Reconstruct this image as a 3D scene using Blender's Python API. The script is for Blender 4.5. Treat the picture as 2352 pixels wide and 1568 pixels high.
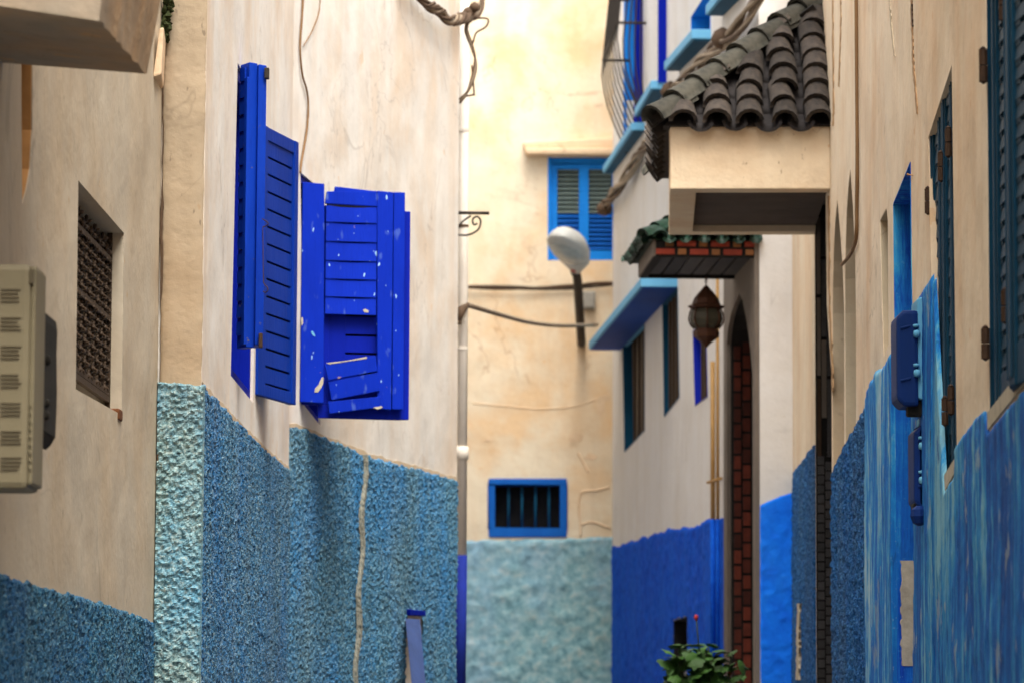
import bpy, bmesh, math, random
import numpy as np
from mathutils import Vector, Matrix
from mathutils.geometry import tessellate_polygon

random.seed(7)
scene = bpy.context.scene
for o in list(bpy.data.objects):
    bpy.data.objects.remove(o)

# ------------------------------------------------------------------ camera
EYE = 1.5
F = 8000.0                      # focal length in units of the 2352 px wide layout drawing
CX, CY, HOR = 1176.0, 784.0, 1620.0
PITCH = math.atan((HOR - CY) / F)
ROLL = 0.005
cam_d = bpy.data.cameras.new("camera")
cam = bpy.data.objects.new("camera", cam_d)
scene.collection.objects.link(cam)
RCAM = Matrix.Rotation(math.pi / 2 + PITCH, 3, 'X') @ Matrix.Rotation(ROLL, 3, 'Z')
cam.matrix_world = Matrix.Translation((0, 0, EYE)) @ RCAM.to_4x4()
cam_d.sensor_width = 36.0
cam_d.lens = F / 2352.0 * 36.0
cam_d.clip_start = 0.1
cam_d.clip_end = 2000
cam_d.dof.use_dof = True
cam_d.dof.focus_distance = 12.2
cam_d.dof.aperture_fstop = 6.3
scene.camera = cam

# ------------------------------------------------------------------ sky and sun (bright overcast)
SUN_EL, SUN_AZ = math.radians(64), math.radians(164)   # azimuth from +Y, clockwise: behind the camera, a little right
world = bpy.data.worlds.new("World")
scene.world = world
world.use_nodes = True
wn = world.node_tree.nodes
wl = world.node_tree.links
bg = wn["Background"]
sky = wn.new("ShaderNodeTexSky")
sky.sky_type = 'NISHITA'
sky.sun_disc = False
sky.sun_elevation = SUN_EL
sky.sun_rotation = SUN_AZ
sky.dust_density = 4.0
sky.air_density = 1.0
hs = wn.new("ShaderNodeHueSaturation")
hs.inputs["Saturation"].default_value = 0.16
wl.new(sky.outputs[0], hs.inputs["Color"])
wl.new(hs.outputs[0], bg.inputs["Color"])
bg.inputs["Strength"].default_value = 0.15
sun_d = bpy.data.lights.new("sun", 'SUN')
sun_d.energy = 1.5
sun_d.angle = math.radians(40)
sun_d.color = (1.0, 0.90, 0.74)
sun = bpy.data.objects.new("sun", sun_d)
scene.collection.objects.link(sun)
sdir = Vector((math.sin(SUN_AZ) * math.cos(SUN_EL), math.cos(SUN_AZ) * math.cos(SUN_EL), math.sin(SUN_EL)))
sun.rotation_euler = sdir.to_track_quat('Z', 'Y').to_euler()
sun.location = (0, 0, 30)
vs = scene.view_settings
vs.view_transform = 'Standard'
vs.look = 'None'
vs.exposure = 1.6
vs.gamma = 1.0
scene.render.engine = 'CYCLES'
scene.cycles.max_bounces = 5
scene.cycles.diffuse_bounces = 4

# ------------------------------------------------------------------ materials
def lin(c):
    return tuple(((v / 255) / 12.92 if v / 255 <= 0.04045 else ((v / 255 + 0.055) / 1.055) ** 2.4) for v in c) + (1.0,)

class NT:
    def __init__(self, name):
        self.m = bpy.data.materials.new(name)
        self.m.use_nodes = True
        self.t = self.m.node_tree
        self.b = self.t.nodes["Principled BSDF"]
        self.tc = self.n("ShaderNodeTexCoord").outputs["Object"]
    def n(self, k, **kw):
        nd = self.t.nodes.new(k)
        for a, v in kw.items():
            setattr(nd, a, v)
        return nd
    def l(self, a, b):
        self.t.links.new(a, b)
    def noise(self, scale, detail=4, rough=0.55, stretch=None, dist=0.0, shift=0.0):
        v = self.tc
        if stretch or shift:
            mp = self.n("ShaderNodeMapping")
            mp.inputs["Scale"].default_value = stretch or (1, 1, 1)
            mp.inputs["Location"].default_value = (shift, shift * 1.7, shift * 0.6)
            self.l(v, mp.inputs["Vector"])
            v = mp.outputs[0]
        nz = self.n("ShaderNodeTexNoise")
        nz.inputs["Scale"].default_value = scale
        nz.inputs["Detail"].default_value = detail
        nz.inputs["Roughness"].default_value = rough
        nz.inputs["Distortion"].default_value = dist
        self.l(v, nz.inputs["Vector"])
        return nz.outputs["Fac"]
    def ramp(self, fac, stops, interp='LINEAR'):
        r = self.n("ShaderNodeValToRGB")
        r.color_ramp.interpolation = interp
        e = r.color_ramp.elements
        while len(e) < len(stops):
            e.new(0.5)
        for i, (p, c) in enumerate(stops):
            e[i].position = p
            e[i].color = c if len(c) == 4 else tuple(c) + (1,)
        self.l(fac, r.inputs[0])
        return r.outputs[0]
    def step(self, fac, a, b):
        return self.ramp(fac, [(a, (0, 0, 0, 1)), (b, (1, 1, 1, 1))])
    def mix(self, fac, a, b, mode='MIX', k=1.0):
        mx = self.n("ShaderNodeMix", data_type='RGBA', blend_type=mode)
        if k != 1.0:
            mu = self.n("ShaderNodeMath", operation='MULTIPLY')
            self.l(fac, mu.inputs[0]); mu.inputs[1].default_value = k
            fac = mu.outputs[0]
        if isinstance(fac, (int, float)):
            mx.inputs[0].default_value = fac
        else:
            self.l(fac, mx.inputs[0])
        for s, v in ((mx.inputs[6], a), (mx.inputs[7], b)):
            if isinstance(v, tuple):
                s.default_value = v
            else:
                self.l(v, s)
        return mx.outputs[2]
    def bump(self, h, strength, dist, prev=None):
        bp = self.n("ShaderNodeBump")
        bp.inputs["Strength"].default_value = strength
        bp.inputs["Distance"].default_value = dist
        self.l(h, bp.inputs["Height"])
        if prev is not None:
            self.l(prev, bp.inputs["Normal"])
        return bp.outputs[0]
    def fin(self, col, rough=0.85, normal=None, spec=0.3, metal=0.0):
        if isinstance(col, tuple):
            self.b.inputs["Base Color"].default_value = col
        else:
            self.l(col, self.b.inputs["Base Color"])
        if isinstance(rough, (int, float)):
            self.b.inputs["Roughness"].default_value = rough
        else:
            self.l(rough, self.b.inputs["Roughness"])
        self.b.inputs["Specular IOR Level"].default_value = spec
        self.b.inputs["Metallic"].default_value = metal
        if normal is not None:
            self.l(normal, self.b.inputs["Normal"])
        return self.m

def plaster(name, base, stain, dark, streak=0.5, patch=0.35, bump=0.6, speck=0.5, shift=0.0, stain_lo=0.47, stain_hi=0.66):
    t = NT(name)
    big = t.noise(1.3, 4, 0.62, shift=shift + 3, dist=0.3)
    st = t.noise(1.0, 4, 0.5, stretch=(2.6, 2.6, 0.4), shift=shift)
    fine = t.noise(55, 3, 0.65)
    mid = t.noise(7, 3, 0.6, shift=shift + 1)
    c = t.mix(t.step(big, stain_lo, stain_hi), base, stain, k=patch)
    c = t.mix(t.step(st, 0.46, 0.72), c, stain, k=streak * 0.8)
    st2 = t.noise(1.0, 4, 0.55, stretch=(9, 9, 0.8), shift=shift + 9)
    c = t.mix(t.step(st2, 0.52, 0.78), c, dark, k=streak * 0.28)
    mot = t.noise(17, 4, 0.72, shift=shift + 2)
    c = t.mix(t.step(mot, 0.42, 0.70), c, dark, k=0.09)
    c = t.mix(t.step(mid, 0.62, 0.74), c, dark, k=0.12)
    fl = t.noise(6.5, 4, 0.62, shift=shift + 14)
    c = t.mix(t.step(fl, 0.685, 0.70), c, stain, k=0.55)
    ck = t.noise(1.1, 4, 0.6, shift=shift + 30, dist=0.8)
    cm = t.step(t.noise(0.8, 3, 0.5, shift=shift + 40), 0.47, 0.58)
    band_ = t.ramp(ck, [(0.490, (0, 0, 0, 1)), (0.498, (1, 1, 1, 1)), (0.506, (0, 0, 0, 1))])
    mm = t.n("ShaderNodeMath", operation='MULTIPLY')
    t.l(band_, mm.inputs[0]); t.l(cm, mm.inputs[1])
    c = t.mix(mm.outputs[0], c, dark, k=0.5)
    sp = t.noise(38, 2, 0.5, stretch=(1, 1, 0.5), shift=shift + 5)
    c = t.mix(t.step(sp, 0.70, 0.76), c, dark, k=speck)
    n1 = t.bump(mid, bump * 0.6, 0.02)
    n1 = t.bump(t.noise(2.2, 1, 0.5), bump * 0.7, 0.07, n1)
    n1 = t.bump(fine, bump * 0.4, 0.005, n1)
    return t.fin(c, 0.9, n1, 0.2)

def roughcast(name, stops, scale=75, tint=None, tint_k=0.5, stretch=None, low=2.2, grit=None):
    t = NT(name)
    nz = t.noise(scale, 3, 0.75, stretch=stretch)
    c = t.ramp(nz, stops)
    if tint:
        lo = t.noise(low, 4, 0.6, stretch=(1, 1, 0.6))
        c = t.mix(t.step(lo, 0.42, 0.66), c, tint, k=tint_k)
    if grit:
        d1 = t.noise(1.1, 5, 0.6, stretch=(1, 1, 0.5), shift=17)
        c = t.mix(t.step(d1, 0.48, 0.66), c, (0.075, 0.105, 0.11, 1), k=0.32)
        d2 = t.noise(1.0, 4, 0.6, stretch=(6, 6, 0.6), shift=27)
        c = t.mix(t.step(d2, 0.54, 0.74), c, grit, k=0.12)
        g1 = t.noise(scale * 1.3, 2, 0.6, shift=3)
        c = t.mix(t.step(g1, 0.56, 0.66), c, grit, k=0.42)
        g2 = t.noise(scale * 1.1, 2, 0.6, shift=8)
        c = t.mix(t.step(g2, 0.60, 0.68), c, (0.008, 0.018, 0.03, 1), k=0.45)
    n1 = t.bump(nz, 0.9, 0.006)
    return t.fin(c, 0.9, n1, 0.08)

def streaky(name, stops, crack, stretch=(9, 9, 0.7), wet=0.75):
    t = NT(name)
    a0 = t.noise(1.4, 8, 0.72, stretch=stretch, dist=0.5)
    a1 = t.noise(1.5, 6, 0.65, shift=21, dist=0.4)
    mx = t.n("ShaderNodeMath", operation='MULTIPLY_ADD')
    t.l(a1, mx.inputs[0]); mx.inputs[1].default_value = 0.7
    ad = t.n("ShaderNodeMath", operation='SUBTRACT'); t.l(a0, ad.inputs[0]); ad.inputs[1].default_value = 0.35
    t.l(ad.outputs[0], mx.inputs[2])
    a = mx.outputs[0]
    c = t.ramp(a, stops)
    b = t.noise(1.0, 5, 0.65, stretch=(30, 30, 2.6), shift=4)
    c = t.mix(t.step(b, 0.5, 0.75), c, stops[0][1], k=0.35)
    k = t.noise(0.8, 6, 0.6, stretch=(2.5, 2.5, 0.35), dist=0.6, shift=11)
    ck = t.ramp(k, [(0.494, (0, 0, 0, 1)), (0.498, (1, 1, 1, 1)), (0.502, (0, 0, 0, 1))])
    c = t.mix(ck, c, crack, k=0.6)
    f = t.noise(70, 4, 0.6)
    c = t.mix(t.step(f, 0.62, 0.7), c, stops[-1][1], k=0.3)
    fk = t.noise(5.5, 7, 0.66, stretch=(1, 1, 0.55), shift=44)
    c = t.mix(t.step(fk, 0.615, 0.632), c, (0.36, 0.42, 0.42, 1), k=0.55)
    fk2 = t.noise(4.0, 7, 0.66, stretch=(1, 1, 0.5), shift=54)
    c = t.mix(t.step(fk2, 0.60, 0.62), c, stops[0][1], k=0.7)
    n1 = t.bump(a, 0.5, 0.02)
    n1 = t.bump(fk, 0.4, 0.012, n1)
    n1 = t.bump(f, 0.3, 0.004, n1)
    return t.fin(c, wet, n1, 0.12)

def paint(name, base, dark, chip=None, chip_k=0.0, rough=0.55, chip_lo=0.66, chip_scale=22, spots=None):
    t = NT(name)
    a = t.noise(5, 5, 0.6, stretch=(1, 1, 0.4))
    c = t.mix(t.step(a, 0.4, 0.75), base, dark, k=0.6)
    g = t.noise(60, 4, 0.6, stretch=(1, 1, 0.12))
    c = t.mix(t.step(g, 0.55, 0.8), c, dark, k=0.4)
    if chip:
        h = t.noise(chip_scale, 5, 0.6, shift=2)
        c = t.mix(t.step(h, chip_lo, chip_lo + 0.03), c, chip, k=chip_k)
    if spots:
        s = t.noise(46, 1, 0.4, stretch=(1, 1, 0.45), shift=7)
        c = t.mix(t.step(s, 0.745, 0.765), c, spots)
        s2 = t.noise(30, 2, 0.4, stretch=(1, 1, 0.4), shift=17)
        c = t.mix(t.step(s2, 0.66, 0.8), c, spots, k=0.22)
    n1 = t.bump(g, 0.5, 0.004)
    n1 = t.bump(a, 0.3, 0.006, n1)
    return t.fin(c, rough, n1, 0.07)

def simple(name, col, rough=0.7, metal=0.0, var=0.25, scale=12, obj_random=0.0, col2=None):
    t = NT(name)
    a = t.noise(scale, 5, 0.6)
    d = col2 or tuple(v * 0.55 for v in col[:3]) + (1,)
    c = t.mix(t.step(a, 0.35, 0.75), col, d, k=min(1, var * 2.4))
    if obj_random:
        oi = t.n("ShaderNodeObjectInfo")
        br = t.n("ShaderNodeMapRange")
        br.inputs["To Min"].default_value = 1 - obj_random
        br.inputs["To Max"].default_value = 1 + obj_random
        t.l(oi.outputs["Random"], br.inputs["Value"])
        vv = t.n("ShaderNodeHueSaturation")
        t.l(br.outputs[0], vv.inputs["Value"])
        t.l(c, vv.inputs["Color"])
        c = vv.outputs[0]
    n1 = t.bump(t.noise(scale * 5, 4, 0.6), 0.3, 0.004)
    return t.fin(c, rough, n1, 0.3, metal)

M = {}
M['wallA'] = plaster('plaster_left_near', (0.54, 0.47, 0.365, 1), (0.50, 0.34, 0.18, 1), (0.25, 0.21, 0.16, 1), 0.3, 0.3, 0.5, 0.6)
M['stripB'] = plaster('plaster_corner_buff', (0.42, 0.335, 0.235, 1), (0.38, 0.26, 0.15, 1), (0.22, 0.17, 0.12, 1), 0.4, 0.5, 0.8, 0.8, shift=2)
M['wallB'] = plaster('plaster_white', (0.82, 0.79, 0.74, 1), (0.74, 0.55, 0.37, 1), (0.42, 0.37, 0.33, 1), 0.5, 0.5, 0.4, 0.3, shift=5)
M['wallR'] = plaster('plaster_right_cream', (0.80, 0.67, 0.50, 1), (0.66, 0.40, 0.20, 1), (0.30, 0.22, 0.14, 1), 0.5, 0.4, 0.6, 0.5, shift=8)
M['wallR3'] = plaster('plaster_white_far', (0.72, 0.70, 0.68, 1), (0.62, 0.56, 0.48, 1), (0.40, 0.38, 0.36, 1), 0.45, 0.3, 0.4, 0.2, shift=12)
M['wallE'] = plaster('plaster_ochre_far', (0.76, 0.67, 0.52, 1), (0.72, 0.44, 0.20, 1), (0.40, 0.22, 0.12, 1), 0.45, 0.6, 0.5, 0.2, shift=15)
M['canopy'] = plaster('plaster_canopy', (0.80, 0.65, 0.46, 1), (0.66, 0.38, 0.18, 1), (0.32, 0.20, 0.12, 1), 0.3, 0.45, 0.9, 0.6, shift=20)
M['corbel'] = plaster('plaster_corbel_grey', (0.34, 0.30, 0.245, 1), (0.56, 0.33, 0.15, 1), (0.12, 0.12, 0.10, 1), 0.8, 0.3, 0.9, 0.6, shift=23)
M['jambbuff'] = plaster('plaster_jamb_buff', (0.50, 0.42, 0.30, 1), (0.45, 0.26, 0.12, 1), (0.2, 0.16, 0.12, 1), 0.3, 0.3, 0.5, 0.4, shift=27)
M['orange'] = simple('plaster_orange', (0.55, 0.28, 0.10, 1), 0.9, var=0.3, scale=9)
BK = (0.004, 0.010, 0.018, 1)
M['dadoA'] = roughcast('roughcast_teal_near', [(0.30, (0.006, 0.022, 0.036, 1)), (0.44, (0.015, 0.075, 0.16, 1)), (0.55, (0.04, 0.15, 0.25, 1)), (0.70, (0.22, 0.33, 0.33, 1))], 85, (0.012, 0.06, 0.20, 1), 0.5, grit=(0.20, 0.29, 0.29, 1))
M['dadoS'] = roughcast('roughcast_pale_corner', [(0.28, (0.05, 0.06, 0.055, 1)), (0.42, (0.13, 0.23, 0.25, 1)), (0.52, (0.24, 0.38, 0.39, 1)), (0.70, (0.42, 0.50, 0.46, 1))], 60, (0.09, 0.32, 0.52, 1), 0.6, low=4, grit=(0.46, 0.49, 0.42, 1))
M['dadoB1'] = roughcast('roughcast_blue_mid', [(0.30, (0.008, 0.03, 0.07, 1)), (0.43, (0.025, 0.11, 0.24, 1)), (0.54, (0.06, 0.18, 0.30, 1)), (0.70, (0.30, 0.40, 0.42, 1))], 78, (0.015, 0.12, 0.34, 1), 0.5, grit=(0.36, 0.42, 0.41, 1))
M['dadoB2'] = roughcast('roughcast_blue_far', [(0.30, (0.012, 0.05, 0.09, 1)), (0.43, (0.03, 0.13, 0.25, 1)), (0.54, (0.08, 0.22, 0.34, 1)), (0.70, (0.26, 0.40, 0.43, 1))], 65, (0.02, 0.19, 0.50, 1), 0.55, grit=(0.30, 0.39, 0.40, 1))
M['dadoR'] = roughcast('roughcast_navy', [(0.30, (0.006, 0.03, 0.09, 1)), (0.45, (0.012, 0.07, 0.22, 1)), (0.56, (0.025, 0.12, 0.30, 1)), (0.72, (0.12, 0.26, 0.40, 1))], 60, (0.010, 0.07, 0.26, 1), 0.5, grit=(0.06, 0.17, 0.30, 1))
M['dadoE'] = roughcast('roughcast_pale_teal', [(0.28, (0.09, 0.20, 0.24, 1)), (0.44, (0.19, 0.37, 0.43, 1)), (0.56, (0.29, 0.47, 0.51, 1)), (0.72, (0.46, 0.55, 0.54, 1))], 9, (0.26, 0.42, 0.60, 1), 0.6, low=1.2)
M['dadoR3'] = roughcast('paint_ultramarine_wall', [(0.3, (0.002, 0.04, 0.40, 1)), (0.55, (0.003, 0.085, 0.60, 1)), (0.75, (0.010, 0.13, 0.70, 1))], 10, (0.012, 0.12, 0.60, 1), 0.45, low=1.6)
M['dadoRet'] = roughcast('paint_ultramarine_wall_lit', [(0.3, (0.008, 0.13, 0.80, 1)), (0.6, (0.010, 0.20, 0.95, 1)), (0.8, (0.03, 0.24, 0.95, 1))], 6, (0.03, 0.22, 0.72, 1), 0.4, low=3)  # brighter copy of the dado blue: light on the return put into its colour
M['streak'] = streaky('paint_streaked_blue', [(0.34, (0.006, 0.07, 0.32, 1)), (0.45, (0.008, 0.14, 0.50, 1)), (0.54, (0.03, 0.27, 0.57, 1)), (0.64, (0.20, 0.45, 0.58, 1))], (0.006, 0.02, 0.05, 1), stretch=(7, 7, 0.55))
M['streak2'] = streaky('paint_streaked_pale_blue', [(0.38, (0.008, 0.13, 0.50, 1)), (0.47, (0.02, 0.26, 0.62, 1)), (0.53, (0.16, 0.44, 0.62, 1)), (0.60, (0.38, 0.56, 0.64, 1))], (0.006, 0.02, 0.05, 1), stretch=(7, 7, 0.45))
M['jambblue'] = streaky('paint_jamb_blue', [(0.36, (0.006, 0.06, 0.42, 1)), (0.5, (0.010, 0.16, 0.58, 1)), (0.62, (0.03, 0.32, 0.66, 1)), (0.75, (0.12, 0.42, 0.6, 1))], (0.01, 0.06, 0.3, 1), stretch=(14, 14, 1.0))
M['hood'] = plaster('plaster_hood_stained', (0.72, 0.53, 0.35, 1), (0.76, 0.60, 0.42, 1), (0.34, 0.18, 0.10, 1), 0.5, 0.7, 0.9, 0.5, shift=33)
M['margin'] = simple('bare_plaster_margin', (0.68, 0.53, 0.36, 1), 0.9, var=0.2, scale=14)
M['filler'] = roughcast('filler_pale', [(0.3, (0.10, 0.13, 0.13, 1)), (0.45, (0.26, 0.28, 0.25, 1)), (0.6, (0.42, 0.41, 0.34, 1)), (0.75, (0.52, 0.50, 0.42, 1))], 60)
M['flake'] = simple('bare_plaster_flake', (0.46, 0.28, 0.14, 1), 0.9, var=0.3, scale=20)
M['scar'] = simple('plaster_scar', (0.52, 0.47, 0.36, 1), 0.9, var=0.35, scale=25)
M['ultra'] = paint('paint_ultramarine', (0.002, 0.024, 0.42, 1), (0.001, 0.014, 0.28, 1), (0.46, 0.30, 0.20, 1), 0.9, 0.62, 0.70, 13, spots=(0.30, 0.50, 0.75, 1))
M['ultra2'] = paint('paint_ultramarine_worn', (0.006, 0.045, 0.42, 1), (0.003, 0.02, 0.24, 1), (0.14, 0.12, 0.08, 1), 0.8, 0.5, 0.66, 30)
M['cobalt'] = paint('paint_cobalt_louvre', (0.004, 0.038, 0.34, 1), (0.003, 0.022, 0.20, 1), None, 0, 0.5)
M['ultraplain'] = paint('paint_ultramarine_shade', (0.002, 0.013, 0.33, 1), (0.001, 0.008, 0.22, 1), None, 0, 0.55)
M['slate'] = paint('paint_slate_blue_shutter', (0.022, 0.06, 0.10, 1), (0.010, 0.030, 0.055, 1), (0.10, 0.07, 0.05, 1), 0.5, 0.45, 0.70, 40)
M['slate2'] = paint('paint_teal_shutter_frame', (0.006, 0.045, 0.085, 1), (0.004, 0.024, 0.05, 1), None, 0, 0.45)
M['azure'] = paint('paint_azure', (0.012, 0.22, 0.72, 1), (0.006, 0.13, 0.55, 1), None, 0, 0.5)
M['azdark'] = paint('paint_azure_window', (0.010, 0.12, 0.50, 1), (0.006, 0.07, 0.36, 1), None, 0, 0.5)
M['palebl'] = paint('paint_pale_blue', (0.16, 0.44, 0.68, 1), (0.10, 0.33, 0.58, 1), None, 0, 0.6)
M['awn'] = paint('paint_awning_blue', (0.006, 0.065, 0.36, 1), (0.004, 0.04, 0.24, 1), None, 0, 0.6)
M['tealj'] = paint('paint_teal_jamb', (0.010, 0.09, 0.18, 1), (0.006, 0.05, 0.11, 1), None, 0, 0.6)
M['brownsh'] = simple('wood_brown', (0.055, 0.030, 0.014, 1), 0.7, var=0.3, scale=14)
M['louvgrey'] = simple('louvre_grey_olive', (0.14, 0.19, 0.18, 1), 0.7, var=0.2)
M['black'] = simple('interior_dark', (0.008, 0.008, 0.009, 1), 0.9)
M['iron'] = simple('iron_dark', (0.030, 0.022, 0.016, 1), 0.6, var=0.3, scale=30)
M['rust'] = simple('rust', (0.16, 0.055, 0.018, 1), 0.8, var=0.4, scale=60)
M['rustdk'] = simple('rust_hinge', (0.055, 0.026, 0.012, 1), 0.7, var=0.4, scale=60)
M['lattice'] = simple('lattice_brown', (0.060, 0.036, 0.020, 1), 0.65, var=0.4, scale=40)
M['tile'] = simple('clay_tile_sooty', (0.068, 0.053, 0.042, 1), 0.95, var=0.42, scale=24, obj_random=0.35, col2=(0.012, 0.012, 0.014, 1))
M['tilehip'] = simple('clay_hip_tile_mossy', (0.060, 0.056, 0.044, 1), 0.9, var=0.4, scale=22, obj_random=0.25, col2=(0.014, 0.015, 0.012, 1))
M['tiledk'] = simple('clay_tile_pan_dark', (0.022, 0.018, 0.018, 1), 0.85, var=0.35, scale=28, obj_random=0.2)
M['tilegr'] = simple('glazed_tile_green', (0.006, 0.028, 0.016, 1), 0.55, var=0.4, scale=28, obj_random=0.35)
M['soffit'] = simple('soffit_grey', (0.20, 0.19, 0.18, 1), 0.9, var=0.2, scale=4)
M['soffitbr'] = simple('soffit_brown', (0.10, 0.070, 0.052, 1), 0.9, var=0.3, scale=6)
M['plank'] = simple('plank_grey', (0.055, 0.052, 0.052, 1), 0.7, var=0.3, scale=9, obj_random=0.5)
M['brick'] = simple('brick_red', (0.30, 0.040, 0.018, 1), 0.7, var=0.3, scale=30, obj_random=0.3)
M['brickor'] = simple('brick_orange', (0.28, 0.11, 0.035, 1), 0.7, var=0.3, scale=30, obj_random=0.3)
M['brickdk'] = simple('brick_oxblood', (0.12, 0.022, 0.010, 1), 0.7, var=0.3, scale=30, obj_random=0.5)
M['tileblk'] = simple('tile_black', (0.050, 0.046, 0.046, 1), 0.4, var=0.3, scale=30, obj_random=0.4)
M['mortar'] = simple('mortar_dark', (0.014, 0.012, 0.011, 1), 0.9)
M['portal'] = simple('portal_stone', (0.17, 0.14, 0.115, 1), 0.85, var=0.25, scale=5)
M['copper'] = simple('lantern_brass_brown', (0.075, 0.030, 0.016, 1), 0.5, metal=0.4, var=0.3, scale=20)
M['lampglass'] = simple('lantern_glass', (0.05, 0.045, 0.03, 1), 0.3, var=0.2)
M['lampgrey'] = simple('lamp_housing_grey', (0.50, 0.50, 0.47, 1), 0.6, var=0.12)
M['lamplens'] = simple('lamp_lens', (0.40, 0.42, 0.40, 1), 0.25, var=0.2, scale=18)
M['pole'] = simple('pole_brown', (0.045, 0.032, 0.022, 1), 0.7)
M['pipe'] = simple('pipe_cream', (0.78, 0.72, 0.64, 1), 0.6, var=0.15, scale=6)
M['pipebl'] = simple('pipe_blue', (0.003, 0.018, 0.24, 1), 0.85, var=0.2)
M['gas'] = simple('gas_pipe_ochre', (0.42, 0.24, 0.08, 1), 0.6, var=0.2)
M['cable'] = simple('cable_buff', (0.30, 0.23, 0.16, 1), 0.8, var=0.35, scale=10)
M['cabledk'] = simple('cable_brown', (0.10, 0.06, 0.035, 1), 0.8, var=0.35, scale=10)
M['wire'] = simple('wire_ochre', (0.22, 0.12, 0.05, 1), 0.7, var=0.2)
M['meter'] = simple('meter_plastic_beige', (0.215, 0.185, 0.115, 1), 0.55, var=0.18, scale=5)
M['metergr'] = simple('meter_groove', (0.10, 0.082, 0.05, 1), 0.8)
M['meterblk'] = simple('meter_black', (0.020, 0.018, 0.014, 1), 0.9, var=0.3)
M['mboxpale'] = paint('meter_base_pale_blue', (0.16, 0.44, 0.60, 1), (0.03, 0.22, 0.52, 1), (0.02, 0.03, 0.04, 1), 0.5, 0.6, 0.7, 40)
M['mboxdk'] = paint('meter_lid_navy', (0.006, 0.028, 0.15, 1), (0.012, 0.03, 0.08, 1), None, 0, 0.5)
M['box'] = simple('junction_box_grey', (0.33, 0.31, 0.27, 1), 0.7)
M['leaf'] = simple('leaf_green', (0.050, 0.13, 0.022, 1), 0.5, var=0.3, scale=20, obj_random=0.4)
M['stem'] = simple('stem_green', (0.04, 0.06, 0.02, 1), 0.7)
M['flower'] = simple('flower_red', (0.45, 0.03, 0.02, 1), 0.6)
M['terra'] = simple('terracotta', (0.30, 0.12, 0.06, 1), 0.85)
M['soil'] = simple('soil', (0.03, 0.02, 0.015, 1), 0.95)
M['paving'] = simple('alley_paving', (0.17, 0.15, 0.135, 1), 0.9, var=0.3, scale=3)
M['roof'] = simple('roof_render', (0.55, 0.5, 0.44, 1), 0.9)
M['moss'] = simple('moss', (0.035, 0.045, 0.012, 1), 0.95, var=0.4, scale=50)
M['steel'] = simple('hatch_steel_blue', (0.045, 0.085, 0.24, 1), 0.45, var=0.3, scale=8)

# ------------------------------------------------------------------ object helpers
WORLD = {}
def link(o, parent, mw=None):
    scene.collection.objects.link(o)
    mw = mw or Matrix.Identity(4)
    WORLD[o.name] = mw
    if parent is not None:
        o.parent = parent
        o.matrix_parent_inverse = WORLD[parent.name].inverted()
    o.matrix_basis = mw
    return o

def thing(name, loc, label, cat, group=None):
    o = bpy.data.objects.new(name, None)
    o.empty_display_size = 0.1
    link(o, None, Matrix.Translation(loc))
    return tag(o, label, cat, group)

def tag(o, label, cat, group=None):
    o["label"] = label
    o["category"] = cat
    if group:
        o["group"] = group
    return o

def mesh(name, vs_, fs, m, parent=None, smooth=False, bevel=0.0):
    me = bpy.data.meshes.new(name)
    me.from_pydata([tuple(v) for v in vs_], [], fs)
    bm = bmesh.new(); bm.from_mesh(me)
    bmesh.ops.remove_doubles(bm, verts=bm.verts, dist=1e-5)
    bmesh.ops.recalc_face_normals(bm, faces=bm.faces)
    if bevel > 0:
        es = [e for e in bm.edges if len(e.link_faces) == 2 and e.calc_face_angle(0) > 0.5]
        bmesh.ops.bevel(bm, geom=es, offset=bevel, segments=2, affect='EDGES', profile=0.6)
    bm.to_mesh(me); bm.free()
    if smooth:
        me.polygons.foreach_set("use_smooth", [True] * len(me.polygons))
    me.materials.append(M[m])
    o = bpy.data.objects.new(name, me)
    return link(o, parent)

def inst(name, me, mw, parent):
    return link(bpy.data.objects.new(name, me), parent, mw)

def raw_mesh(name, vs_, fs, m, smooth=False):
    me = bpy.data.meshes.new(name)
    me.from_pydata([tuple(v) for v in vs_], [], fs)
    if smooth:
        me.polygons.foreach_set("use_smooth", [True] * len(me.polygons))
    me.materials.append(M[m])
    return me

class Buf:
    """collects pieces that make up ONE part"""
    def __init__(self):
        self.v, self.f = [], []
    def add(self, vs_, fs):
        k = len(self.v)
        self.v += [Vector(p) for p in vs_]
        self.f += [tuple(i + k for i in f) for f in fs]
        return self
    def hexa(self, p):           # 8 points: bottom ring 0-3, top ring 4-7
        return self.add(p, [(0, 3, 2, 1), (4, 5, 6, 7), (0, 1, 5, 4), (1, 2, 6, 5), (2, 3, 7, 6), (3, 0, 4, 7)])
    def box(self, o, ax, ay, az, x0, x1, y0, y1, z0, z1):
        P = lambda x, y, z: o + ax * x + ay * y + az * z
        return self.hexa([P(x0, y0, z0), P(x1, y0, z0), P(x1, y1, z0), P(x0, y1, z0), P(x0, y0, z1), P(x1, y0, z1), P(x1, y1, z1), P(x0, y1, z1)])
    def build(self, name, m, parent=None, smooth=False, bevel=0.0):
        return mesh(name, self.v, self.f, m, parent, smooth, bevel)

def catmull(pts, n=6):
    pts = [Vector(p) for p in pts]
    P = [pts[0] * 2 - pts[1]] + pts + [pts[-1] * 2 - pts[-2]]
    out = []
    for i in range(1, len(P) - 2):
        for k in range(n):
            t = k / n
            a, b, c, d = P[i - 1], P[i], P[i + 1], P[i + 2]
            out.append(0.5 * ((2 * b) + (c - a) * t + (2 * a - 5 * b + 4 * c - d) * t * t + (3 * b - a - 3 * c + d) * t ** 3))
    out.append(pts[-1])
    return out

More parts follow.
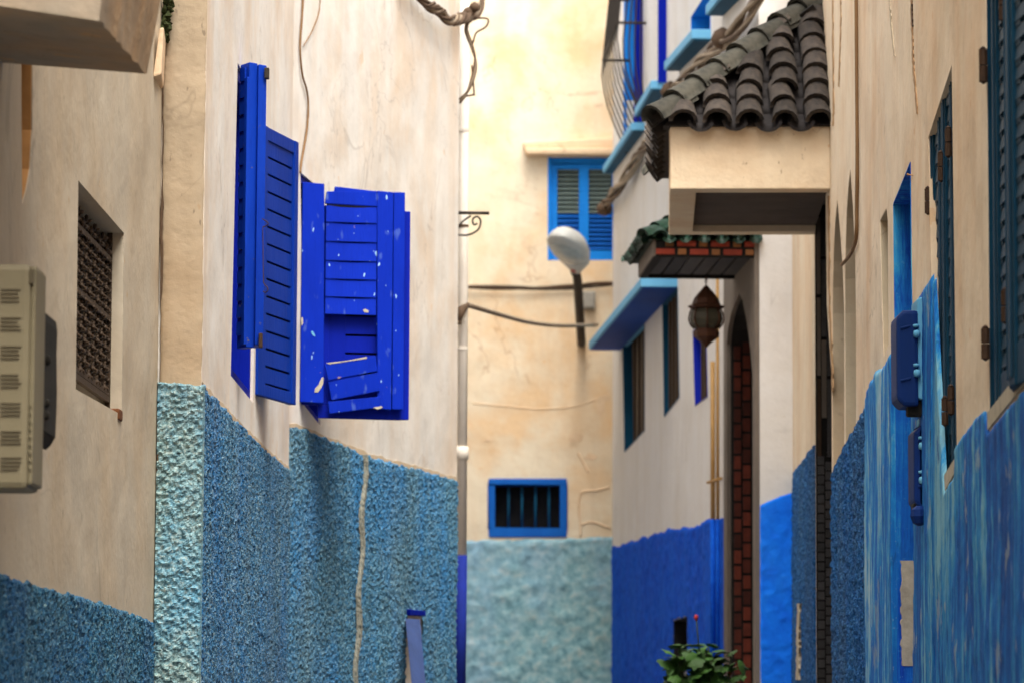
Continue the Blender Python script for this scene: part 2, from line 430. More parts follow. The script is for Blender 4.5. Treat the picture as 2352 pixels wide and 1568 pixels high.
def tube_geo(pts, r, segs=8, closed=False):
    pts = [Vector(p) for p in pts]
    n = len(pts)
    vs_, fs = [], []
    up = Vector((0.13, 0.21, 0.97)).normalized()
    for i, p in enumerate(pts):
        if closed:
            t = (pts[(i + 1) % n] - pts[i - 1]).normalized()
        else:
            t = (pts[min(i + 1, n - 1)] - pts[max(i - 1, 0)]).normalized()
        a = t.cross(up)
        if a.length < 1e-3:
            a = t.cross(Vector((1, 0, 0)))
        a.normalize()
        b = t.cross(a).normalized()
        up = b.cross(t) * -1 if False else up
        rr = r[i] if isinstance(r, (list, tuple)) else r
        for k in range(segs):
            an = 2 * math.pi * k / segs
            vs_.append(p + a * (rr * math.cos(an)) + b * (rr * math.sin(an)))
    m = n if closed else n - 1
    for i in range(m):
        j = (i + 1) % n
        for k in range(segs):
            fs.append((i * segs + k, i * segs + (k + 1) % segs, j * segs + (k + 1) % segs, j * segs + k))
    if not closed:
        fs.append(tuple(range(segs)))
        fs.append(tuple((n - 1) * segs + k for k in range(segs)))
    return vs_, fs

def tube(name, pts, r, m, parent=None, segs=8, smooth_pts=0):
    if smooth_pts:
        pts = catmull(pts, smooth_pts)
    v, f = tube_geo(pts, r, segs)
    return mesh(name, v, f, m, parent, True)

def lathe_geo(prof, c, segs=16):
    c = Vector(c)
    vs_, fs = [], []
    for r, z in prof:
        for k in range(segs):
            a = 2 * math.pi * k / segs
            vs_.append(c + Vector((r * math.cos(a), r * math.sin(a), z)))
    for i in range(len(prof) - 1):
        for k in range(segs):
            fs.append((i * segs + k, i * segs + (k + 1) % segs, (i + 1) * segs + (k + 1) % segs, (i + 1) * segs + k))
    fs.append(tuple(range(segs)))
    fs.append(tuple((len(prof) - 1) * segs + k for k in range(segs)))
    return vs_, fs

# value noise
def vnoise(x, y, seed=0):
    xi, yi = np.floor(x).astype(np.int64), np.floor(y).astype(np.int64)
    fx, fy = x - xi, y - yi
    fx, fy = fx * fx * (3 - 2 * fx), fy * fy * (3 - 2 * fy)
    def h(a, b):
        n = (a * 374761393 + b * 668265263 + seed * 974711) & 0x7fffffff
        n = ((n ^ (n >> 13)) * 1274126177) & 0x7fffffff
        return ((n ^ (n >> 16)) & 0xffff) / 65535.0
    return (h(xi, yi) * (1 - fx) + h(xi + 1, yi) * fx) * (1 - fy) + (h(xi, yi + 1) * (1 - fx) + h(xi + 1, yi + 1) * fx) * fy
def fbm(x, y, seed=0, octv=3):
    s, a, t = 0, 1.0, 0
    for k in range(octv):
        s = s + a * vnoise(x * 2 ** k, y * 2 ** k, seed + k); t += a; a *= 0.55
    return s / t

# ------------------------------------------------------------------ layout: vertical wall planes measured from the photograph
def ray(x, y):
    d = RCAM @ Vector(((x - CX) / F, -(y - CY) / F, -1.0))
    return d
def at(x, y, d):
    r = ray(x, y)
    return Vector((0, 0, EYE)) + r * (d / r.y)
def plan(x, d, y=900):
    p = at(x, y, d)
    return Vector((p.x, p.y, 0))

class Wall:
    def __init__(self, p0, p1, side):        # side +1: alley lies to the right of the direction p0->p1
        self.o = Vector((p0.x, p0.y, 0))
        self.d = Vector((p1.x - p0.x, p1.y - p0.y, 0))
        self.len = self.d.length
        self.d.normalize()
        self.n = Vector((self.d.y, -self.d.x, 0)) * side
        self.z = Vector((0, 0, 1))
    def uz(self, x, y, off=0.0):
        r = ray(x, y)
        o = self.o + self.n * off
        c = Vector((0, 0, EYE))
        nn = Vector((self.n.x, self.n.y, 0))
        t = (o - c).dot(nn) / r.dot(nn)
        p = c + r * t
        return ((p - self.o).dot(self.d), p.z)
    def pt(self, u, z, off=0.0):
        return self.o + self.d * u + self.n * off + Vector((0, 0, z))
    def px(self, x, y, off=0.0):
        u, z = self.uz(x, y, off)
        return self.pt(u, z, off)

dR = lambda x: 7000.0 / (x - 1500.0)
dR3 = lambda x: 20638.0 / (x - 800.0)
dA = lambda x: 8.5 * 1240 / (1240 - x)
dB1 = lambda x: 12 * 777 / (1240 - x)
WA = Wall(plan(0, dA(0)), plan(365, dA(365)), 1)
YB = 12.0
WBr = Wall(plan(365, YB), plan(463, YB), 1)
WB1 = Wall(plan(463, YB), plan(665, dB1(665)), 1)
WB2 = Wall(plan(665, dB1(665)), plan(1050, 20.2), 1)
WE = Wall(plan(1000, 35.0), plan(1430, 35.0), 1)
WR = Wall(plan(2352, dR(2352)), plan(1815, dR(1815)), -1)
WR3 = Wall(plan(1745, dR3(1745)), plan(1407, dR3(1407)), -1)
WRr = Wall(plan(1745, dR3(1745)), plan(1830, dR3(1745)), 1)

GZ = lambda y: 0.02 * max(0.0, y)

def wall_part(name, W, outer, holes, m, parent, thick=0.28, hole_depth=None):
    """wall slab with openings: front, back and the reveals of every opening"""
    loops = [outer] + holes
    flat = [p for l in loops for p in l]
    tris = tessellate_polygon([[Vector((p[0], p[1], 0)) for p in l] for l in loops])
    n = len(flat)
    vs_ = [W.pt(u, z, 0) for u, z in flat] + [W.pt(u, z, -thick) for u, z in flat]
    fs = [tuple(t) for t in tris] + [tuple(i + n for i in t) for t in tris]
    k = 0
    for l in loops:
        for i in range(len(l)):
            a, b = k + i, k + (i + 1) % len(l)
            fs.append((a, b, b + n, a + n))
        k += len(l)
    return mesh(name, vs_, fs, m, parent)

def quad_px(W, pts, off=0.0):
    return [W.uz(x, y, off) for x, y in pts]

def prism(W, poly, o0, o1):
    """extruded polygon in wall coordinates -> verts, faces"""
    n = len(poly)
    vs_ = [W.pt(u, z, o0) for u, z in poly] + [W.pt(u, z, o1) for u, z in poly]
    fs = [tuple(range(n)), tuple(range(n, 2 * n))] + [(i, (i + 1) % n, (i + 1) % n + n, i + n) for i in range(n)]
    return vs_, fs

def bar(W, u0, u1, z0, z1, o0, o1):
    return prism(W, [(u0, z0), (u1, z0), (u1, z1), (u0, z1)], o0, o1)

def lining(W, h, m, parent, o0, o1, name='jamb_lining', t=0.004):
    n = len(h)
    cu = sum(p[0] for p in h) / n; cz = sum(p[1] for p in h) / n
    b = Buf()
    for i in range(n):
        j = (i + 1) % n
        dxy = Vector((h[j][0] - h[i][0], h[j][1] - h[i][1]))
        nn = Vector((-dxy.y, dxy.x)).normalized() * t
        if (Vector((cu, cz)) - Vector(h[i])).dot(nn) < 0: nn = -nn
        b.add(*prism(W, [h[i], h[j], (h[j][0] + nn.x, h[j][1] + nn.y), (h[i][0] + nn.x, h[i][1] + nn.y)], o0, o1))
    return b.build(name, m, parent)
def back(W, h, m, parent, off, name):
    uu = [p[0] for p in h]; zz = [p[1] for p in h]
    b = Buf(); b.add(*bar(W, min(uu) - .12, max(uu) + .12, min(zz) - .12, max(zz) + .12, off - 0.02, off))
    return b.build(name, m, parent)

def dado(name, W, top, zbot, du, dz, amp, fs_, off, m, parent, rag=0.012, seed=0, smooth=False, u_range=None, ground=0.0, skip=None, ragf=14.0):
    tp = sorted([(u, z) for u, z in top])
    tu = np.array([p[0] for p in tp]); tz = np.array([p[1] for p in tp])
    u0, u1 = u_range or (tu[0], tu[-1])
    nu = max(3, int((u1 - u0) / du))
    us = np.linspace(u0, u1, nu + 1)
    zt = np.interp(us, tu, tz) + rag * (fbm(us * ragf, us * 0, seed + 3, 4) - 0.5) * 2
    nz = max(3, int((zt.max() - zbot) / dz))
    T = np.linspace(0, 1, nz + 1)
    U = np.repeat(us[:, None], nz + 1, 1)
    Z = zbot + (zt[:, None] - zbot) * T[None, :]
    h = fbm(U / fs_, Z / fs_, seed, 3)
    h = np.clip((h - 0.3) / 0.45, 0, 1) ** 1.3
    H = off + amp * h + 0.010 * (vnoise(U * 2.5, Z * 2.5, seed + 9) - 0.5)
    H[:, -1] = -0.003
    H[:, -2] *= 0.75
    H[0, :] = -0.003
    H[-1, :] = -0.003
    d, n, o = W.d, W.n, W.o
    X = o.x + d.x * U + n.x * H
    Y = o.y + d.y * U + n.y * H
    verts = np.stack([X, Y, Z], -1).reshape(-1, 3)
    I = np.arange((nu + 1) * (nz + 1)).reshape(nu + 1, nz + 1)
    faces = np.stack([I[:-1, :-1], I[1:, :-1], I[1:, 1:], I[:-1, 1:]], -1).reshape(-1, 4)
    if skip:
        cu_ = 0.25 * (U[:-1, :-1] + U[1:, :-1] + U[1:, 1:] + U[:-1, 1:]).reshape(-1)
        cz_ = 0.25 * (Z[:-1, :-1] + Z[1:, :-1] + Z[1:, 1:] + Z[:-1, 1:]).reshape(-1)
        faces = faces[~((cu_ > skip[0]) & (cu_ < skip[1]) & (cz_ < skip[2]))]
    me = bpy.data.meshes.new(name)
    vl = verts.tolist(); fl = faces.tolist()
    # plain continuation down to the ground, below the picture
    k = len(vl)
    for i in (0, nu):
        p = W.pt(us[i], ground, off); vl.append(list(p))
    fl.append([int(I[0, 0]), k, k + 1, int(I[-1, 0])])
    me.from_pydata(vl, [], fl)
    if smooth:
        me.polygons.foreach_set("use_smooth", [True] * len(me.polygons))
    me.materials.append(M[m])
    return link(bpy.data.objects.new(name, me), parent)

# ------------------------------------------------------------------ ground
gv, gf = [], []
ys = [-60, 0, 40, 120]
for y in ys:
    for x in (-80, 80):
        gv.append((x, y, GZ(min(y, 40)) if y > 0 else 0.0))
for i in range(len(ys) - 1):
    gf.append((2 * i, 2 * i + 1, 2 * i + 3, 2 * i + 2))
g = mesh('ground', gv, gf, 'paving')
g["kind"] = "structure"

def roof_slab(parent, pts, z, th=0.2):  # unseen roof, added to close the house and keep light from behind openings
    n = len(pts)
    vs_ = [Vector((p[0], p[1], z)) for p in pts] + [Vector((p[0], p[1], z + th)) for p in pts]
    fs = [tuple(range(n)), tuple(range(n, 2 * n))] + [(i, (i + 1) % n, (i + 1) % n + n, i + n) for i in range(n)]
    return mesh('roof', vs_, fs, 'roof', parent)

# ================================================================== house at the left edge (A)
HA = thing('cream_house', WA.pt(0, 0), 'cream plastered house at left edge with brown lattice window and low blue dado', 'house')
ZA = 7.0
hole = quad_px(WA, [(180, 415), (285, 536), (279, 952), (174, 893)])
niche = quad_px(WA, [(48, 100), (75, 120), (74, 300), (69, 390), (60, 440), (51, 470)])
niche[0] = (niche[0][0], 3.2); niche[1] = (niche[1][0], 3.2)
uA0 = -12.0
uA1 = WA.len
wall_part('wall', WA, [(uA0, -0.3), (uA1, -0.3), (uA1, ZA), (uA0, ZA)], [hole, niche], 'wallA', HA)
roof_slab(HA, [WA.pt(uA0, 0), WA.pt(uA1, 0), WA.pt(uA1, 0, -5), WA.pt(uA0, 0, -5)], ZA)
nu = [p[0] for p in niche]
b = Buf(); b.add(*bar(WA, min(nu) - .3, max(nu) + .3, niche[3][1] - 1.2, 3.4, -0.29, -0.31)); b.build('niche_back', 'orange', HA)
b = Buf(); b.add(*bar(WA, max(nu) - 0.004, max(nu) + 0.01, niche[5][1], 3.2, -0.02, -0.27))
b = Buf()
for i in (1, 2, 3, 4):
    p, q = niche[i], niche[i + 1]
    b.add(*prism(WA, [p, q, (q[0] - 0.006, q[1]), (p[0] - 0.006, p[1])], -0.003, -0.28))
b.build('niche_reveal', 'orange', HA)
# lattice window
hu = [p[0] for p in hole]; hz = [p[1] for p in hole]
ua, ub = min(hu), max(hu); za, zb = min(hz), max(hz)
b = Buf(); b.add(*bar(WA, ua - .2, ub + .2, za - .2, zb + .2, -0.20, -0.22)); b.build('window_back', 'black', HA)
gr = Buf()
o0, o1 = -0.052, -0.036
for zz in (za + 0.055, za + 0.075 + 0.0, (za + zb) / 2 + .01, zb - 0.10):
    gr.add(*bar(WA, ua - 0.02, ub + 0.02, zz, zz + 0.018, o0, o1))
for uu in (ua + 0.0, ub - 0.02):
    gr.add(*bar(WA, uu, uu + 0.02, za - 0.02, zb + 0.02, o0, o1))
grille = gr.build('window_grille', 'lattice', HA)
gr = Buf()
nc = 11
for i in range(nc):
    for j in range(15):
        cu = ua + 0.03 + (i + 0.5) * (ub - ua - 0.05) / nc
        cz = za + 0.09 + (j + 0.5) * 0.031
        ph = (i + j) % 2
        pts = []
        for k in range(9):
            t = k / 8
            pts.append(WA.pt(cu + 0.030 * math.sin(t * 2 * math.pi) * (1 if ph else -1), cz + (t - 0.5) * 0.036, -0.042 + 0.006 * math.cos(t * 6.28)))
        v, f = tube_geo(pts, 0.0065, 5); gr.add(v, f)
        pts = [WA.pt(cu + 0.020 * math.cos(a), cz + 0.012 * math.sin(a), -0.046) for a in np.linspace(0, 2 * math.pi, 8)[:-1]]
        v, f = tube_geo(pts, 0.005, 4, True); gr.add(v, f)
s = gr.build('grille_scrolls', 'lattice', grille, True); s["kind"] = "stuff"
b = Buf(); b.add(*bar(WA, ub - 0.10, ub - 0.012, za - 0.005, za + 0.03, -0.03, 0.006)); b.build('rusty_bracket', 'rust', HA, bevel=0.006)
# dado
top = quad_px(WA, [(-60, 1298), (0, 1317), (120, 1352), (240, 1384), (352, 1428)])
dado('dado', WA, top, EYE - 0.15, 0.009, 0.006, 0.008, 0.012, 0.006, 'dadoA', HA, rag=0.012, seed=2)
dado('dado', WA, [(top[0][0] - 9.0, top[0][1] + 0.1), (top[0][0] + 0.01, top[0][1])], EYE - 0.15, 0.05, 0.02, 0.014, 0.03, 0.006, 'dadoA', HA, rag=0.012, seed=5)
# corbelled bay above
d0, d1 = 7.5, 8.45
nb = [at(-60, 5, d0), at(227, 45, d0), at(338, 173, d1), at(-60, 140, d1)]
zt = EYE + 2.6
nt = [Vector((nb[0].x, d0, zt)), Vector((nb[1].x + 0.10, d0 - 0.02, zt)), Vector((nb[2].x + 0.16, d1 + 0.1, zt)), Vector((nb[3].x, d1 + 0.1, zt))]
b = Buf()
# subdivided so that the lower edge is uneven
N = 26
ring = []
for i in range(N + 1):
    t = i / N
    e = nb[1].lerp(nb[2], t)
    e.z += 0.004 * (vnoise(np.array(t * 17.0), np.array(0.0), 4) - 0.5) * 2
    e.x += 0.003 * (vnoise(np.array(t * 23.0), np.array(0.0), 5) - 0.5) * 2
    w = nb[0].lerp(nb[3], t)
    tt = nt[1].lerp(nt[2], t); tw = nt[0].lerp(nt[3], t)
    mid = e.lerp(tt, 0.5); mid.x += 0.012 * math.sin(t * 3)
    ring.append((w, e, mid, tt, tw))
vv = [p for r_ in ring for p in r_]; ff = []
for i in range(N):
    for k in range(5):
        a, c = i * 5 + k, i * 5 + (k + 1) % 5
        ff.append((a, c, c + 5, a + 5))
ff.append((0, 1, 2, 3, 4)); ff.append(tuple(N * 5 + k for k in range(5)))
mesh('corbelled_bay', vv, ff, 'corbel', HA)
b = Buf()
p = [at(351, 178, 11.72), at(371, 172, 11.72), at(377, 62, 11.72), at(366, 64, 11.72)]
q = [v_ + Vector((-0.02, 0.27, 0)) for v_ in p]
b.hexa(p + q); b.build('beam_stub', 'hood', HA, bevel=0.008)
bm_v = []
for k in range(90):
    y = random.uniform(-10, 92); x = 378 + random.uniform(-9, 9) + (95 - y) * 0.10
    c = at(x, y, 11.96 - random.random() * 0.05)
    v, f = lathe_geo([(0.001, -0.01), (random.uniform(.004, .014), 0), (0.002, random.uniform(.006, .02))], c, 5)
    v = [p_ + Vector((random.uniform(-.004, .004), random.uniform(-.004, .004), random.uniform(-.004, .004))) for p_ in v]
    bm_v.append((v, f))
b = Buf()
for v, f in bm_v: b.add(v, f)
s = b.build('moss_and_rubble', 'moss', HA); s["kind"] = "stuff"

# ================================================================== house with the open shutters (B)
HB = thing('white_house', WB1.pt(0, 0), 'white house with open ultramarine louvred shutters and rough blue dado', 'house')
ZB = 6.3
def rough_edge_strip():
    # face towards the camera: corner strip with uneven edges
    z0, z1, n = -0.3, ZB, 420
    vs_, fs = [], []
    zs = np.linspace(z0, z1, n)
    l = 0.006 * (fbm(zs * 9, zs * 0, 31, 4) - 0.5) * 2
    r_ = 0.004 * (fbm(zs * 14, zs * 0, 37, 4) - 0.5) * 2
    cols = [0.0, 0.012, 0.05, 0.10, WBr.len - 0.008, WBr.len]
    for i, z in enumerate(zs):
        for k, c in enumerate(cols):
            u = c + (l[i] if k <= 1 else 0) + (r_[i] if k >= 4 else 0)
            off = 0.008 if k == 0 else (0.010 if k == len(cols) - 1 else 0.02 + 0.003 * math.sin(z * 5 + k))
            vs_.append(WBr.pt(u, float(z), off))
    w = len(cols)
    for i in range(n - 1):
        for k in range(w - 1):
            fs.append((i * w + k, i * w + k + 1, (i + 1) * w + k + 1, (i + 1) * w + k))
    mesh('corner_strip', vs_, fs, 'stripB', HB, True)
rough_edge_strip()
h1 = quad_px(WB1, [(546, 145), (592, 225), (581, 924), (530, 862)])
wall_part('wall', WB1, [(0, -0.3), (WB1.len, -0.3), (WB1.len, ZB), (0, ZB)], [h1], 'wallB', HB)
h2 = quad_px(WB2, [(690, 396), (742, 440), (736, 977), (697, 928)])
hh = quad_px(WB2, [(931, 1400), (964, 1404), (975, 1640), (925, 1640)])
wall_part('wall', WB2, [(0, -0.3), (WB2.len, -0.3), (WB2.len, ZB), (0, ZB)], [h2, hh], 'wallB', HB)
# far end return of the house and its roof
ends = WB2.pt(WB2.len, 0)
b = Buf(); b.hexa([ends + Vector((0, 0, -.3)), ends + Vector((-6, 2.5, -.3)), ends + Vector((-6, 2.2, -.3)), ends + WB2.n * -0.3 + Vector((0, 0, -.3)),
        ends + Vector((0, 0, ZB)), ends + Vector((-6, 2.5, ZB)), ends + Vector((-6, 2.2, ZB)), ends + WB2.n * -0.3 + Vector((0, 0, ZB))])
b.build('end_wall', 'wallB', HB)
roof_slab(HB, [WBr.pt(0, 0), WB1.pt(0, 0), WB1.pt(WB1.len, 0), ends, ends + Vector((-6, 2.5, 0)), WBr.pt(0, 0) + Vector((-5, 0, 0))], ZB)
for W, h in ((WB1, h1), (WB2, h2)):
    uu = [p[0] for p in h]; zz = [p[1] for p in h]
    b = Buf(); b.add(*bar(W, min(uu) - .1, max(uu) + .1, min(zz) - .1, max(zz) + .1, -0.24, -0.26)); b.build('window_back', 'black', HB)
    # blue casing inside the opening: bottom board, jambs
    b = Buf()
    n = 4
    cu = sum(uu) / 4; cz = sum(zz) / 4
    inn = [(cu + (u - cu) * 0.90, cz + (z - cz) * 0.93) for u, z in h]
    for i in range(4):
        j = (i + 1) % 4
        b.add(*prism(W, [h[i], h[j], inn[j], inn[i]], -0.10, -0.012))
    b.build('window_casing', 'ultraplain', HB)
# dado pieces
topS = quad_px(WBr, [(355, 873), (400, 878), (440, 882), (472, 884)])
dado('dado', WBr, topS, EYE - 0.15, 0.005, 0.005, 0.011, 0.012, 0.024, 'dadoS', HB, rag=0.010, seed=12, u_range=(-0.006, WBr.len + 0.012))
top1 = quad_px(WB1, [(463, 884), (500, 925), (560, 985), (610, 1035), (668, 1083)])
dado('dado', WB1, top1, EYE - 0.2, 0.011, 0.006, 0.009, 0.013, 0.006, 'dadoB1', HB, rag=0.014, seed=22, u_range=(-0.008, WB1.len))
top2 = quad_px(WB2, [(662, 976), (700, 985), (735, 1002), (790, 1022), (845, 1046), (930, 1068), (1000, 1086), (1054, 1104)])
uh0 = WB2.uz(928, 1500)[0]; uh1 = WB2.uz(966, 1500)[0]
zh = WB2.uz(945, 1402)[1]
dado('dado', WB2, top2, EYE - 0.2, 0.010, 0.007, 0.010, 0.014, 0.006, 'dadoB2', HB, rag=0.014, seed=32, u_range=(0.0, WB2.len + 0.004), skip=(uh0, uh1, zh))
# pale run of filler down the dado
us_, zs_ = [], []
vs_, fs = [], []
n = 90
for i in range(n + 1):
    t = i / n
    y = 1044 + t * (1640 - 1044)
    xm = 848 - 22 * min(1, t * 1.1) + 3 * math.sin(t * 21)
    w = 4.5 + 3 * float(vnoise(np.array(t * 26.0), np.array(0.0), 3))
    for k, dx in enumerate((-1, -0.4, 0.3, 1)):
        p = WB2.px(xm + dx * w, y, 0.03)
        u, z = WB2.uz(xm + dx * w, y, 0.03)
        off = 0.010 if abs(dx) == 1 else 0.017 + 0.006 * float(vnoise(np.array(t * 160.0), np.array(k * 3.3), 8))
        vs_.append(WB2.pt(u, z, off))
for i in range(n):
    for k in range(3):
        fs.append((i * 4 + k, i * 4 + k + 1, i * 4 + k + 5, i * 4 + k + 4))
mesh('filler_run', vs_, fs, 'filler', HB)
# hatch in the dado
u0, u1 = min(p[0] for p in hh), max(p[0] for p in hh)
b = Buf(); b.add(*bar(WB2, u0 - .1, u1 + .1, 0.2, 2.2, -0.25, -0.27)); b.build('hatch_back', 'black', HB)
b = Buf()
pts = [WB2.px(931, 1419, 0.02), WB2.px(962, 1421, 0.05), at(981, 1640, 18.2), at(952, 1640, 18.0)]
q = [p + Vector((0.006, 0.02, 0)) for p in pts]
b.hexa(pts + q); flap = b.build('hatch_flap', 'steel', HB)
b = Buf(); b.add(*prism(WB2, quad_px(WB2, [(929, 1398), (966, 1402), (966, 1414), (930, 1412)]), -0.05, 0.03)); b.build('hatch_lintel', 'ultraplain', HB, bevel=0.004)

zs = np.linspace(EYE - 0.2, 4.2, 260)
jx = 0.006 * (fbm(zs * 9, zs * 0, 31, 4) - 0.5) * 2
jr = 0.0008 + 0.0065 * np.clip(fbm(zs * 5, zs * 0 + 3, 55, 4) - 0.42, 0, 1) * 2.2
v, f = tube_geo([WBr.pt(0.002 + float(a_), float(z_), 0.022) for z_, a_ in zip(zs, jx)], [float(r_) for r_ in jr], 5)
mesh('joint_crack', v, f, 'cabledk', HB)
def margin(W, top, h, m, parent, seed, u_range):
    tp = sorted(top)
    us = np.linspace(u_range[0], u_range[1], 160)
    zt = np.interp(us, [p[0] for p in tp], [p[1] for p in tp])
    e = h * (0.35 + 1.3 * fbm(us * 7, us * 0, seed, 4))
    vs_, fs = [], []
    for u, z, q in zip(us, zt, e):
        vs_ += [W.pt(float(u), float(z) - 0.02, 0.003), W.pt(float(u), float(z + q), 0.003), W.pt(float(u), float(z + q), -0.002)]
    for i in range(len(us) - 1):
        for k in range(2):
            fs.append((i * 3 + k, i * 3 + k + 1, i * 3 + k + 4, i * 3 + k + 3))
    return mesh('paint_margin', vs_, fs, m, parent)
margin(WB1, top1, 0.013, 'margin', HB, 3, (0, WB1.len))
margin(WB2, top2, 0.013, 'margin', HB, 4, (0, WB2.len))

# ------------------------------------------------------------------ shutters of house B
def frame_axes(p_left_bottom, p_right_bottom):
    ax = (p_right_bottom - p_left_bottom); ax.z = 0
    w = ax.length; ax.normalize()
    ay = Vector((-ax.y, ax.x, 0))       # away from the viewer if ax points to the right
    return p_left_bottom, ax, ay, Vector((0, 0, 1)), w

def louvre(name, O, ax, ay, az, w, z0, z1, th, stile, rails, slats, m, ms, parent, tilt=0.018, slat_th=0.010, label=None, lean=0.0, slot=None):
    """stiles + rails form the shutter mesh, each slat is a child. rails: list of (z0,z1); slats: (count, za, zb)"""
    b = Buf()
    b.box(O, ax, ay, az, 0, stile[0], 0, th, z0, z1)
    b.box(O, ax, ay, az, w - stile[1], w, 0, th, z0 + lean, z1 + lean)
    for (ra, rb) in rails:
        b.box(O, ax, ay, az, stile[0], w - stile[1], th * 0.12, th * 0.88, ra, rb)
    sh = b.build(name, m, parent, bevel=0.003)
    if label:
        sh["label"] = label
    if slats:
        n, za, zb = slats
        s = (zb - za) / n
        if slot:
            Pq = lambda x, y, z: O + ax * x + ay * y + az * z
            x0, x1 = stile[0], w - stile[1]
            for k in range(n):
                z_ = za + k * s
                b = Buf()
                b.box(O, ax, ay, az, x0, x1, th * .3, th * .55, z_ + slot, z_ + s)
                b.box(O, ax, ay, az, x0, x0 + .012, th * .3, th * .55, z_, z_ + slot)
                b.box(O, ax, ay, az, x1 - .012, x1, th * .3, th * .55, z_, z_ + slot)
                b.build('slat', ms, sh)
            b = Buf(); b.box(O, ax, ay, az, x0 - .01, x1 + .01, th * .75, th * .8, z0 + .02, z1 - .02); b.build('slot_dark_sheet', 'black', sh)  # black sheet added behind the slats, giving the slots their shade by colour
            return sh
        hgt = s * 1.04
        x0, x1 = stile[0] - 0.004, w - stile[1] + 0.004
        P = lambda x, y, z: O + ax * x + ay * y + az * z
        for k in range(n):
            zb_ = za + k * s
            yf, yb = th * 0.15, th * 0.15 + tilt
            # leaning board: lower edge forward
            pts = [P(x0, yf, zb_ ), P(x1, yf, zb_), P(x1, yf + slat_th, zb_), P(x0, yf + slat_th, zb_),
                   P(x0, yb, zb_ + hgt), P(x1, yb, zb_ + hgt), P(x1, yb + slat_th, zb_ + hgt), P(x0, yb + slat_th, zb_ + hgt)]
            sb = Buf().hexa(pts)
            sb.build('slat', ms, sh)
    return sh

# leaf hinged at the far jamb of the near window, swung almost onto the wall
pl = at(592, 900, 14.25); pr = at(680, 920, 14.75)
O, ax, ay, az, w = frame_axes(pl, pr)
zt_l = at(592, 283, 14.25).z; zb_l = at(592, 905, 14.25).z
O = Vector((O.x, O.y, 0))
leaf2 = louvre('shutter', O, ax, ay, az, w, zb_l, zt_l, 0.032, (0.10, 0.05), [(zb_l, zb_l + 0.05), (zt_l - 0.055, zt_l)], (14, zb_l + 0.05, zt_l - 0.055), 'cobalt', 'cobalt', HB, slot=0.010, label='blue louvred shutter leaf swung back on the far jamb')
# slots between its boards
# folded pair on the near jamb, seen on its edge
ph = WB1.px(549, 400, 0.0); ph = Vector((ph.x, ph.y, 0))
pf = at(570, 400, 13.30); pf = Vector((pf.x, pf.y, 0))
e2 = at(590, 400, 13.36); e2 = Vector((e2.x, e2.y, 0))
e3 = at(607, 400, 13.33); e3 = Vector((e3.x, e3.y, 0))
zt1 = at(588, 143, 13.3).z; zb1 = at(588, 797, 13.3).z
def leaf_slab(a, c, thv, z0, z1, name, m, label=None):
    b = Buf()
    q = [a, c, c + thv, a + thv]
    b.hexa([p + Vector((0, 0, z0)) for p in q] + [p + Vector((0, 0, z1)) for p in q])
    o = b.build(name, m, HB, bevel=0.004)
    if label: o["label"] = label
    return o
sh1 = leaf_slab(pf, ph + Vector((0, 0.0, 0)), Vector((0.030, 0.03, 0)), zb1, zt1, 'shutter', 'ultra2', 'folded worn blue shutter leaf seen edge on')
sh1b = leaf_slab(pf + Vector((0.034, 0.010, 0)), ph + Vector((0.045, 0.06, 0)), Vector((0.030, 0.03, 0)), zb1 + 0.01, zt1 - 0.006, 'shutter', 'ultra2', 'second leaf of the folded worn blue shutter')
# battens and slats on the wall-side face of the folded leaf
fd = (ph - pf).normalized(); fn = Vector((-abs(fd.y), fd.x, 0)); fn = Vector((fd.y, -fd.x, 0));
if fn.y > 0: fn = -fn
Lf = (ph - pf).length
k = 0
zz = zb1 + 0.05
while zz < zt1 - 0.06:
    b = Buf(); b.box(pf, fd, fn, Vector((0, 0, 1)), 0.025, Lf - 0.01, -0.002, 0.008, zz, zz + 0.05)
    b.build('slat', 'ultra2', sh1); zz += 0.066
b = Buf(); b.box(pf, fd, fn, Vector((0, 0, 1)), -0.005, 0.02, 0.0, 0.012, zb1 + .01, zt1 - .06); b.build('edge_batten', 'ultra2', sh1, bevel=0.002)
c = e3 + Vector((0, -0.01, zt1 - 0.06))
b = Buf(); b.box(c, Vector((1, 0, 0)), Vector((0, 1, 0)), Vector((0, 0, 1)), -0.004, 0.014, -0.004, 0.03, 0, 0.042); b.build('hinge', 'iron', sh1b, bevel=0.003)
c = e3 + Vector((-0.012, -0.02, zb1 + 0.0))
b = Buf(); b.box(c, Vector((1, 0, 0)), Vector((0, 1, 0)), Vector((0, 0, 1)), 0.0, 0.014, -0.006, 0.03, 0, 0.055); b.build('hinge', 'rustdk', sh1b, bevel=0.003)
# hook wire on its edge
wp = [at(602, 503, 13.26), at(612, 509, 13.24), at(616, 515, 13.24), at(608, 521, 13.25), at(604, 523, 13.25), at(604, 560, 13.25), at(605, 640, 13.25), at(607, 652, 13.25), at(614, 660, 13.24), at(615, 668, 13.24), at(609, 672, 13.25), at(604, 669, 13.25)]
tube('hook_wire', wp, 0.0020, 'rustdk', sh1b, 6, 4)
